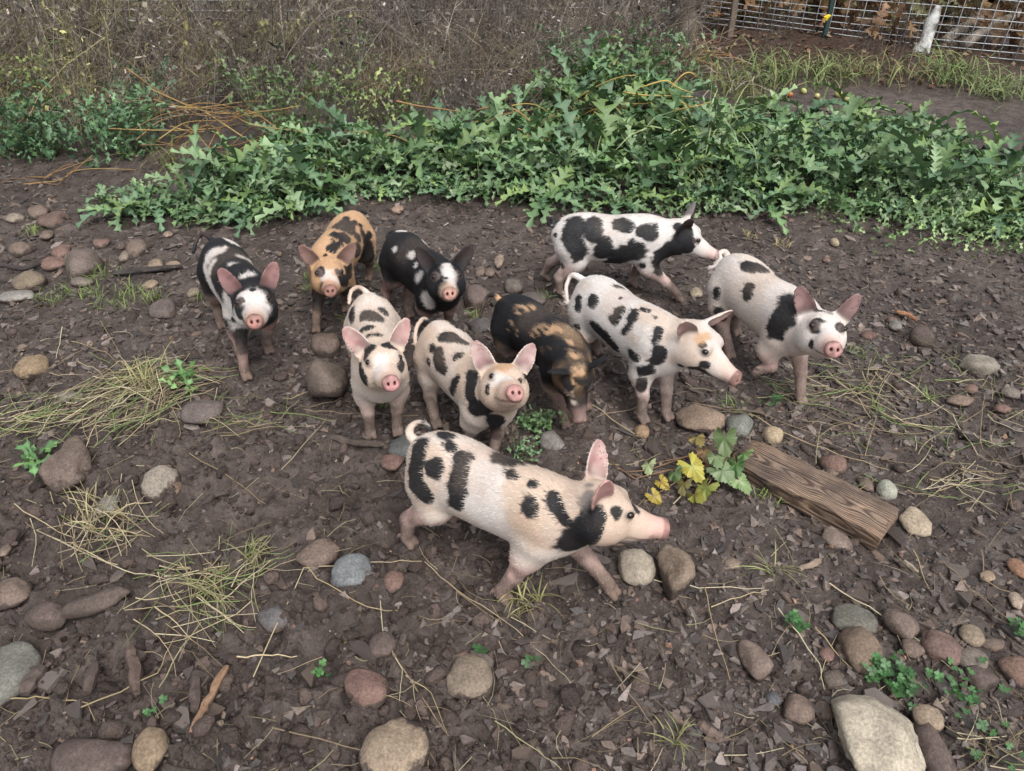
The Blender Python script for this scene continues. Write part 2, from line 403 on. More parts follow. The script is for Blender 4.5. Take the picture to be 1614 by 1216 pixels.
COATS = dict(white=(.64, .615, .59), cream=(.62, .55, .49), orange=(.47, .295, .16), tan=(.50, .385, .29), black=(.010, .010, .012), pink=(.60, .37, .33), grey=(.16, .14, .135), brown=(.20, .13, .10))
def ear_axes(P, S):
    sg = -1 if S == 'R' else 1
    e = ear_dir(P['sw'+S], P['el'+S], sg); f = np.array([1, P.get('ef'+S, .35)*sg, 0.0])
    n = f - (f @ e)*e; n /= np.linalg.norm(n); w = np.cross(e, n)
    return np.array([EARBASE[0], sg*EARBASE[1], EARBASE[2]]), e, n, w
def ear_local(q, ax):
    B, e, n, w = ax; d = q - B
    return d @ e, d @ w, d @ n
def ear_half(t):
    W = .0305
    return np.where(t > .36, W*np.sqrt(np.clip(1 - (np.maximum(t - .36, 0)/.66)**1.55, 0, 1)), W*(.84 + .16*np.sin(np.clip((t + .3)/.66, 0, 1)*math.pi/2)))
def ear_mid(t, v): return 13.0*v*v + .014*t*t - .004

pig_skin = attr_mat('piglet_skin', rough=.62, noise=(220, .10), bumpv=(420, .25, .002), spec=.25)
pig_hair = attr_mat('piglet_hair', rough=.55, noise=None, spec=.3)
m, nt, b = new_mat('piglet_eye'); b.inputs['Base Color'].default_value = (.012, .008, .006, 1); b.inputs['Roughness'].default_value = .08; pig_eye = m

def eye_mesh():
    bm = bmesh.new(); bmesh.ops.create_uvsphere(bm, u_segments=16, v_segments=12, radius=1)
    me = bpy.data.meshes.new('eye'); bm.to_mesh(me); bm.free()
    for p in me.polygons: p.use_smooth = True
    me.materials.append(pig_eye); return me
EYE_ME = eye_mesh()

def build_pig(key, P, feet, tail, spots, coat, label, knee=None, hairs=17500, hl=1.0):
    b = P['b']; rs = np.random.default_rng(abs(hash(key)) % 1000 if False else sum(map(ord, key))*13 + len(key))
    n0, H, R = head_frame(P)
    h = .0042
    fd = Field((-.34, -.24, -.012), (.46, .24, .56), h)
    # torso
    fd.ell((-.125, 0, .254), (.108, .070, .083), .03, un=b)
    fd.ell((.005, 0, .240), (.205, .077, .093), .05, un=b)
    fd.ell((.135, 0, .250), (.105, .065, .094), .045, un=b)
    fd.ell((-.06, 0, .262), (.15, .062, .077), .045, un=b)
    fd.ell((.10, 0, .285), (.10, .05, .062), .05, un=b)
    # neck
    fd.cone(bend((.165, 0, .265), b), H + R @ np.array([-.005, 0, -.004]), .072, .050, .045)
    fd.cone(bend((.185, 0, .226), b), H + R @ np.array([.006, 0, -.034]), .052, .036, .04)
    # head
    hp = lambda *q: H + R @ np.array(q)
    fd.ell(hp(0, 0, -.002), (.068, .056, .057), .03, R=R)
    fd.cone(hp(.026, 0, -.008), hp(.086, 0, -.021), .044, .0315, .024); fd.cone(hp(.080, 0, -.021), hp(.152, 0, -.0275), .0315, .0225, .014)
    for sg in (-1, 1):
        fd.ell(hp(.012, sg*.036, -.027), (.050, .029, .038), .030, R=R)
        fd.ell(hp(.044, sg*.031, .026), (.022, .015, .012), .018, R=R)
        fd.ell(hp(.085, sg*.019, -.034), (.036, .013, .018), .018, R=R)
    fd.cone(hp(.02, 0, -.046), hp(.122, 0, -.044), .034, .015, .016)
    # shoulders, haunches
    for sg in (-1, 1):
        fd.ell((.148, sg*.043, .222), (.054, .031, .079), .018, un=b)
        fd.ell((-.135, sg*.042, .220), (.074, .037, .081), .020, un=b)
    joints = {}
    for nm in ('RF', 'LF', 'RH', 'LH'):
        sg = -1 if nm[0] == 'R' else 1; fx, fy, fz = feet[nm]
        Fp = np.array([fx, fy, fz]); hind = nm[1] == 'H'
        th = b*(-.14 if hind else .15); fw = np.array([math.cos(th), math.sin(th), 0]); lt = np.array([-fw[1], fw[0], 0]); up = np.array([0, 0, 1.0])
        A = Fp - fw*.010 + up*.036
        if hind:
            T0 = bend((-.150, sg*.045, .215), b); T1 = bend((-.132, sg*.053, .160), b)
            lean = (Fp[0] + .155)
            Hk = A*.62 + T1*.38 - fw*(.026) + up*.004
            fd.cone(T0, T1, .052, .039, .03); fd.cone(T1, Hk, .039, .0205, .022); fd.cone(Hk, A, .0205, .0158, .012)
            joints[nm] = (T1, Hk, A, Fp)
        else:
            S0 = bend((.150, sg*.045, .205), b); E0 = bend((.140, sg*.052, .158), b)
            E0 = E0 + (Fp - E0)*np.array([.14, .14, 0])
            K = E0*.47 + A*.53 + fw*.005
            if knee is not None and nm in knee: K = np.array(knee[nm]); A = Fp + (K - Fp)*.35; up = (K - Fp)/np.linalg.norm(K - Fp); fw = np.array([-.3, 0, -.95])
            fd.cone(S0, E0, .044, .034, .025); fd.cone(E0, K, .033, .0192, .020); fd.cone(K, A, .0198, .0158, .010)
            joints[nm] = (E0, K, A, Fp)
        C0 = A - up*.008
        for q in (-1, 1):
            fd.cone(C0 + lt*q*.005, Fp + fw*.010 + lt*q*.0095 + up*.011, .0125, .0095, .003)
            fd.cone(A - fw*.017 + lt*q*.010 - up*.003, A - fw*.022 + lt*q*.010 - up*.012, .0055, .0045, .004)
    # tail: a tapering tube through the measured points
    tb = bend((-.222, 0, .288), b); pts = [bend((-.185, 0, .285), b), tb]
    dep = depth_at(to_world(P, tb))
    for i, (tx, ty) in enumerate(tail):
        pts.append(to_local(P, at_depth(tx, ty, dep + .012*math.sin(i*1.3))))
    pts = np.array(pts); t = np.linspace(0, len(pts) - 1, 34); T = []
    for u in t:
        i = min(int(u), len(pts) - 2); f = u - i
        p0, p1, p2, p3 = pts[max(i-1, 0)], pts[i], pts[i+1], pts[min(i+2, len(pts)-1)]
        T.append(.5*((2*p1) + (-p0 + p2)*f + (2*p0 - 5*p1 + 4*p2 - p3)*f*f + (-p0 + 3*p1 - 3*p2 + p3)*f**3))
    for i in range(len(T) - 1):
        r = lambda j: .0125 - .0075*min(1, j/(len(T)*.55))
        fd.cone(T[i], T[i+1], r(i), r(i+1), .006)
    # ears
    axs = {}
    for S in 'RL':
        B, e, n, w = ear_axes(P, S); axs[S] = (B, e, n, w)
        def fn(Q, ax=(B, e, n, w)):
            q = (Q - H) @ R; u, v, d = ear_local(q, ax); t = u/EARLEN
            th = .0042 - .0012*np.clip(t, 0, 1)
            return np.maximum(np.maximum(np.abs(d - ear_mid(t, v)) - th, (np.abs(v) - ear_half(t))*.8), np.maximum(u - EARLEN, -u - .022))*.85
        c = H + R @ (B + e*EARLEN*.45); fd.add(fn, c - .075, c + .075, .012)
    # eyes, snout
    ex = []
    for sg in (-1, 1):
        c = hp(EYE[0], sg*(EYE[1] - .003), EYE[2] - .003)
        fd.ell(c, (.0155, .0105, .0110), .009, R=R); ex.append(c)
    sn = np.array([.975, 0, .10]); sn /= np.linalg.norm(sn); sc = np.array([.158, 0, -.027])
    def disc(Q):
        q = (Q - H) @ R - sc; a = q @ sn; rr = np.sqrt(np.maximum((q*q).sum(-1) - a*a + (.18*q[..., 2])**2*0, 0)) * 1.0
        rr = np.sqrt((q[..., 1]/1.06)**2 + (q[..., 2] - a*sn[2])**2)
        dx = np.abs(a) - .006; dr = rr - .0195
        return np.minimum(np.maximum(dx, dr), 0) + np.sqrt(np.maximum(dx, 0)**2 + np.maximum(dr, 0)**2) - .0035
    c = hp(*sc); fd.add(disc, c - .03, c + .03, .007)
    for sg in (-1, 1):
        fd.ell(H + R @ (sc + sn*.0105 + np.array([0, sg*.0088, .0005])), (.010, .0042, .0060), .0025, sub=True, R=R)
    V, Q = fd.mesh()
    # one light relaxation pass
    nb = np.zeros_like(V); cn = np.zeros(len(V))
    for i in range(4):
        for j in (1, 3):
            for d in range(3): nb[:, d] += np.bincount(Q[:, i], V[Q[:, (i+j) % 4], d], len(V))
            cn += np.bincount(Q[:, i], None, len(V))
    V = V*.55 + .45*nb/cn[:, None]
    Nn, fa = vert_normals(V, Q)
    # ---- coat colour painted on the body in three dimensions ----
    W3 = to_world(P, V); pxy = proj(W3); dp = W3[:, 1]*_cp - (W3[:, 2] - CAM_H)*_sp
    def hit(x, y):
        d = np.hypot(pxy[:, 0] - x, pxy[:, 1] - y); k = d < 4
        if not k.any(): i = int(np.argmin(d)); return V[i], dp[i]
        j = np.where(k)[0]; i = j[np.argmin(dp[j])]; return V[i], dp[i]
    hq = (V - H) @ R
    ub = unbend(V.astype(float), b)
    flow = np.zeros_like(V); flow[:] = (-1, 0, -.35)
    leg = (V[:, 2] < .15)*1.0; flow[leg > 0] = (-.25, 0, -1)
    headm = (hq[:, 0] > -.045) & (np.linalg.norm(hq - np.array([.05, 0, -.01]), axis=1) < .145)
    flow[headm] = R @ np.array([-1, 0, .0]) + 0; flow[headm] += np.sign(hq[headm, 1])[:, None]*(R @ np.array([0, .35, 0])) + R @ np.array([0, 0, -.25])
    flow -= (flow*Nn).sum(1, keepdims=True)*Nn; flow /= np.linalg.norm(flow, axis=1, keepdims=True) + 1e-9
    fl = V*1.0
    base = np.array(COATS[coat['base']]); col = np.tile(base, (len(V), 1))
    st = vnoise(np.stack([fl[:, 0]*9, fl[:, 1]*30, fl[:, 2]*30], 1), 1, 3) * .5 + .5
    if coat.get('back'):
        wv = sstep(.20, .31, ub[:, 2] + .05*fbm(V, 9, 3, 5))*coat.get('backw', .8)
        wv *= sstep(-.25, .25, fbm(V, 7, 3, 31) + coat.get('backb', .2))
        col = col*(1 - wv[:, None]) + np.array(COATS[coat['back']])*wv[:, None]
    # pinker, thinner hair on the belly, groin and legs
    wv = (1 - sstep(.125, .19, ub[:, 2] + .02*vnoise(V, 25, 6)))*coat.get('pinkleg', .6)*.75
    col = col*(1 - wv[:, None]) + np.array(COATS['pink'])*wv[:, None]
    wn = fbm(V, 17, 2, 61)*.26 + fbm(V, 45, 2, 11)*.22 + vnoise(np.stack([V[:, 0]*40, V[:, 1]*130, V[:, 2]*130], 1), 1, 8)*.12
    for sp in spots:
        c = np.array(COATS[sp[0]]); ch = [(hit(x, y), r) for x, y, r in sp[1:]]
        best = np.full(len(V), 9.0)
        segs = [(ch[i], ch[i+1]) for i in range(len(ch)-1)] or [(ch[0], ch[0])]
        for ((p, d0), r0), ((q, d1), r1) in segs:
            r0m, r1m = r0*d0/F_PX/P['s'], r1*d1/F_PX/P['s']; ba = q - p; L = max(ba @ ba, 1e-9)
            t = np.clip(((V - p) @ ba)/L, 0, 1); dd = np.linalg.norm(V - p - t[:, None]*ba, axis=1)
            best = np.minimum(best, dd/((r0m + (r1m - r0m)*t)*coat.get('sr', 1.22)))
        m_ = (1 - (sstep(.86, 1.14, best + wn) if sp[0] == 'black' else sstep(.45, 1.35, best + wn*1.3)))*(.985 if sp[0] == 'black' else .85*(1 if not coat.get('brindle') else np.clip(.40 + 1.0*vnoise(np.stack([V[:, 0]*35, V[:, 1]*110, V[:, 2]*110], 1), 1, 19), 0, 1)))
        col = col*(1 - m_[:, None]) + c*m_[:, None]
    # spots on the flank the photograph does not show
    if coat.get('far', 7):
        k = np.where((Nn @ np.array([math.cos(-P['yaw']+math.pi/2), math.sin(-P['yaw']+math.pi/2), 0]) > .25) & (ub[:, 0] < .17) & (ub[:, 2] > .2))[0]
        for i in rs.choice(k, coat.get('far', 7)) if len(k) else []:
            cc = COATS['black' if coat['base'] != 'black' else coat.get('back') or 'white']
            dd = np.linalg.norm((V - V[i])*(.8, 1, 1), axis=1)/rs.uniform(.018, .04); m_ = (1 - sstep(.86, 1.14, dd + wn))*.985
            col = col*(1 - m_[:, None]) + np.array(cc)*m_[:, None]
    nohair = np.zeros(len(V)); earm = np.zeros(len(V))
    # ears
    for S in 'RL':
        u, v, d = ear_local(hq, axs[S]); t = u/EARLEN; on = (t > .06) & (np.abs(v) < .046) & (np.abs(d - ear_mid(t, v)) < .014) & (t < 1.15)
        inner = on & (d - ear_mid(t, v) > .0005) & (np.abs(v) < ear_half(t)*.93)
        oc = np.array(COATS[coat.get('ear'+S, coat.get('ear', coat['base']))]); ic = np.array(coat.get('inner', (.50, .27, .25)))*.72
        earm = np.maximum(earm, on)
        f = sstep(.04, .25, t)[:, None]*on[:, None]
        col = col*(1 - f) + oc*f
        f = (sstep(.0, .2, t)*(.85 + .3*vnoise(V, 60, 9)))[:, None].clip(0, 1)*inner[:, None]
        sh = 1 - .45*(1 - sstep(.1, .55, t))          # inner ear colour gets darker towards its base
        col = col*(1 - f) + ic*sh[:, None]*f
        nohair = np.maximum(nohair, inner*.9)
    # snout, lips
    mz = sstep(.088, .140, hq[:, 0] + .006*vnoise(V, 90, 4))*(np.abs(hq[:, 1]) < .04)*(np.abs(hq[:, 2] + .03) < .045)
    sk = np.array(coat.get('muzzle', (.60, .38, .33)))
    mzs = (mz*coat.get('muzzlew', .82))[:, None]; col = col*(1 - mzs) + sk*mzs
    dsc = sstep(.149, .154, hq[:, 0])*(np.hypot(hq[:, 1], hq[:, 2] + .027) < .034)
    tone = np.array(coat.get('snout', (.62, .30, .28)))*(.76, .80, .80); tw = (dsc*.95)[:, None]
    gk = sstep(-.1, .5, fbm(V, 55, 3, 71)); tone = tone*(1 - .5*gk[:, None]) + np.array((.16, .115, .095))*.5*gk[:, None]; rim = sstep(.012, .024, np.hypot(hq[:, 1], hq[:, 2] + .027)); col = col*(1 - tw) + tone*(1 - .30*rim + .30*vnoise(V, 95, 7))[:, None]*tw
    eyem = np.zeros(len(V))
    for sg in (-1, 1):
        nd = np.linalg.norm((hq - (sc + sn*.006 + np.array([0, sg*.0088, .0005])))/np.array([.012, .0048, .0066]), axis=1)
        w_ = (1 - sstep(.7, 1.15, nd))[:, None]; col = col*(1 - w_) + np.array((.10, .035, .03))*w_
        ed = np.linalg.norm((hq - np.array([EYE[0], sg*EYE[1], EYE[2]]))/np.array([.018, .018, .0125]), axis=1)
        eyem = np.maximum(eyem, ed < 1.15); w_ = (sstep(.85, 1.05, ed)*(1 - sstep(1.15, 1.5, ed)))[:, None]*.28; col = col*(1 - w_) + np.array((.27, .19, .165))*w_; w_ = (1 - sstep(.6, 1.1, ed))[:, None]*.75; col = col*(1 - w_) + np.array((.075, .05, .045))*w_
        for a_, b_ in (((.150, .010, -.050), (.108, .024, -.047)), ((.108, .024, -.047), (.078, .034, -.040))):
            a_ = np.array((a_[0], sg*a_[1], a_[2])); b_ = np.array((b_[0], sg*b_[1], b_[2])); ba = b_ - a_; tt = np.clip(((hq - a_) @ ba)/(ba @ ba), 0, 1)
            w_ = (1 - sstep(.0022, .0052, np.abs(hq[:, 2] - (a_ + tt[:, None]*ba)[:, 2]) + 2*np.clip(np.linalg.norm(hq - a_ - tt[:, None]*ba, axis=1) - .012, 0, 1)))[:, None]*.55; col = col*(1 - w_) + np.array((.11, .06, .052))*w_
    nohair = np.maximum(nohair, np.maximum(mz*.75, dsc))
    # dried mud on the feet and shanks, hooves
    md = (1 - sstep(.065, .175, V[:, 2] + .045*fbm(V, 22, 3, 21)))*.93*coat.get('mudk', 1)
    col = col*(1 - md[:, None]) + np.array((.128, .090, .073))*(1 + .45*vnoise(V, 70, 2))[:, None]*md[:, None]
    hv = (1 - sstep(.012, .022, V[:, 2]))*.7; col = col*(1 - hv[:, None]) + np.array((.22, .145, .122))*hv[:, None]
    nohair = np.maximum(nohair, (V[:, 2] < .03)); nohair = np.maximum(nohair, eyem)
    dirt = (coat.get('dirt', .25) + .12)*sstep(-.1, .6, fbm(V, 6, 4, 41)); col = col*(1 - dirt[:, None]) + np.array((.30, .225, .175))*dirt[:, None]*(.4 + .6*np.clip(col/.6, 0, 1)) + dirt[:, None]*0
    col = np.clip(col, .006, .9)
    # ---- objects ----
    root = empty('piglet', (P['x'], P['y'], coat.get('dz', -.007)), P['yaw'], label=label, category='piglet', group='spotted piglets')
    lum = sstep(.12, .40, col.mean(1))*(1 - nohair)*(V[:, 2] > .10); skin = col*(1 - .22*lum[:, None]) + np.array((.46, .33, .30))*.22*lum[:, None]*np.clip(col/.45, .5, 1.15)
    obj('body', mesh('body', V*P['s'], Q, skin, pig_skin), root)
    for sg, c in zip((-1, 1), ex):
        o = obj('eye', EYE_ME, root); o.location = Vector((c + R @ np.array([.0026, sg*.0072, .0036]))*P['s'])
        o.rotation_euler = Matrix(R.tolist()).to_euler(); o.scale = (.0098*P['s'], .0086*P['s'], .0078*P['s'])
    # bristles: one thin blade each, lying along the coat
    fi = rs.choice(len(Q), hairs, p=fa/fa.sum()); a = rs.random((hairs, 2))
    w4 = np.stack([(1-a[:, 0])*(1-a[:, 1]), a[:, 0]*(1-a[:, 1]), a[:, 0]*a[:, 1], (1-a[:, 0])*a[:, 1]], 1)
    g = lambda A: (A[Q[fi]]*w4[..., None]).sum(1)
    hv = g(nohair[:, None])[:, 0]; keep = rs.random(hairs) > hv; fi = fi[keep]; w4 = w4[keep]
    p, nn, ff, cc = g(V), g(Nn), g(flow), g(col); n = len(p)
    sd = np.cross(nn, ff); sd /= np.linalg.norm(sd, axis=1, keepdims=True) + 1e-9
    hm = g(headm[:, None]*1.0)[:, 0]; lg = p[:, 2] < .13
    tl = ub[Q[fi, 0], 0] < -.225
    L = rs.uniform(.009, .019, n)*hl*np.where(hm > .5, .55, 1)*np.where(lg, .6, 1)*np.where(tl, .45, 1)*np.where(g(earm[:, None])[:, 0] > .3, .5, 1)
    L *= np.where((ub[Q[fi, 0], 2] > .32) & (ub[Q[fi, 0], 0] > .02), 1.15, 1)
    ff = ff + sd*rs.normal(0, .28, (n, 1)); lift = rs.uniform(.02, .14, (n, 1))
    tip = p + L[:, None]*(ff + nn*lift); midp = p + .5*L[:, None]*(ff + nn*lift*1.5); wd = rs.uniform(.0005, .0009, (n, 1))
    HV = np.concatenate([p - sd*wd - nn*.001, p + sd*wd - nn*.001, midp + sd*wd*.8, midp - sd*wd*.8, tip])
    i = np.arange(n); HF = [np.stack([i, i+n, i+2*n, i+3*n], 1), np.stack([i+3*n, i+2*n, i+4*n], 1)]
    pale = np.clip(cc*rs.uniform(.80, 1.35, (n, 1)), .01, .82); isb = (cc.mean(1) < .06)[:, None]
    pale = np.where(isb, cc*rs.uniform(.8, 2.4, (n, 1)), pale + (np.array((.66, .60, .53)) - pale)*.25*rs.random((n, 1)))
    obj('bristles', mesh('bristles', HV*P['s'], HF, np.tile(pale, (5, 1)), pig_hair), root, kind='stuff')
    return root

PIG_POSE = {
    'P1': dict(x=-0.0504, y=1.2756, yaw=-0.5718, s=0.999, b=0.2866, ny=0.189, np=0.614, hy=0.5749, hp=-0.2337, hr=-0.2522, swR=-0.5701, elR=0.9876, swL=0.1088, elL=0.5531),
    'P2': dict(x=-0.9294, y=2.2575, yaw=-1.0118, s=0.9596, b=0.2272, ny=-0.128, np=0.4065, hy=-0.2533, hp=0.3507, hr=-0.0144, swR=-0.3125, elR=1.1283, swL=-0.2854, elL=1.1002),
    'P3': dict(x=-0.6248, y=2.5262, yaw=-1.7089, s=0.879, b=0.5787, ny=0.3055, np=0.2186, hy=0.3682, hp=0.2839, hr=-0.0649, swR=-0.2725, elR=0.8827, swL=-0.2656, elL=0.8677),
    'P4': dict(x=-0.4113, y=1.906, yaw=-1.3556, s=0.9197, b=0.1435, ny=0.1407, np=0.8931, hy=0.102, hp=0.4102, hr=-0.0333, swR=-0.2728, elR=1.0126, swL=-0.2953, elL=1.0212),
    'P5': dict(x=-0.3231, y=2.3676, yaw=-0.9999, s=0.8962, b=0.1476, ny=-0.2866, np=0.7389, hy=-0.4034, hp=0.3708, hr=-0.0129, swR=-0.2807, elR=1.0416, swL=-0.2589, elL=0.8704),
    'P6': dict(x=-0.1408, y=1.7719, yaw=-1.0174, s=0.9108, b=0.4332, ny=-0.0579, np=0.9954, hy=-0.2972, hp=0.6549, hr=-0.1662, swR=-0.2705, elR=1.1104, swL=-0.3651, elL=1.0137),
    'P7': dict(x=0.0894, y=1.9637, yaw=-0.9538, s=0.8661, b=-0.8076, ny=-0.4216, np=0.1821, hy=-0.3445, hp=-0.9359, hr=0.0901, swR=-0.2433, elR=0.9708, swL=-0.5646, elL=0.8926),
    'P8': dict(x=0.3421, y=1.9898, yaw=-0.9406, s=0.9679, b=0.8923, ny=0.156, np=0.2997, hy=-0.1886, hp=0.1953, hr=-0.1328, swR=0.1122, elR=0.9326, swL=-0.1256, elL=0.6602),
    'P9': dict(x=0.8034, y=2.1239, yaw=-1.1978, s=0.974, b=0.2643, ny=-0.0851, np=0.4191, hy=-0.5285, hp=0.4122, hr=-0.0372, swR=-0.2289, elR=1.1128, swL=-0.3102, elL=1.0348),
    'P10': dict(x=0.3604, y=2.5796, yaw=-0.1316, s=0.9172, b=0.0193, ny=-0.0471, np=0.2809, hy=-0.0731, hp=-0.3506, hr=-0.0446, swR=-0.3269, elR=0.8544, swL=0.0642, elL=0.6767),
}

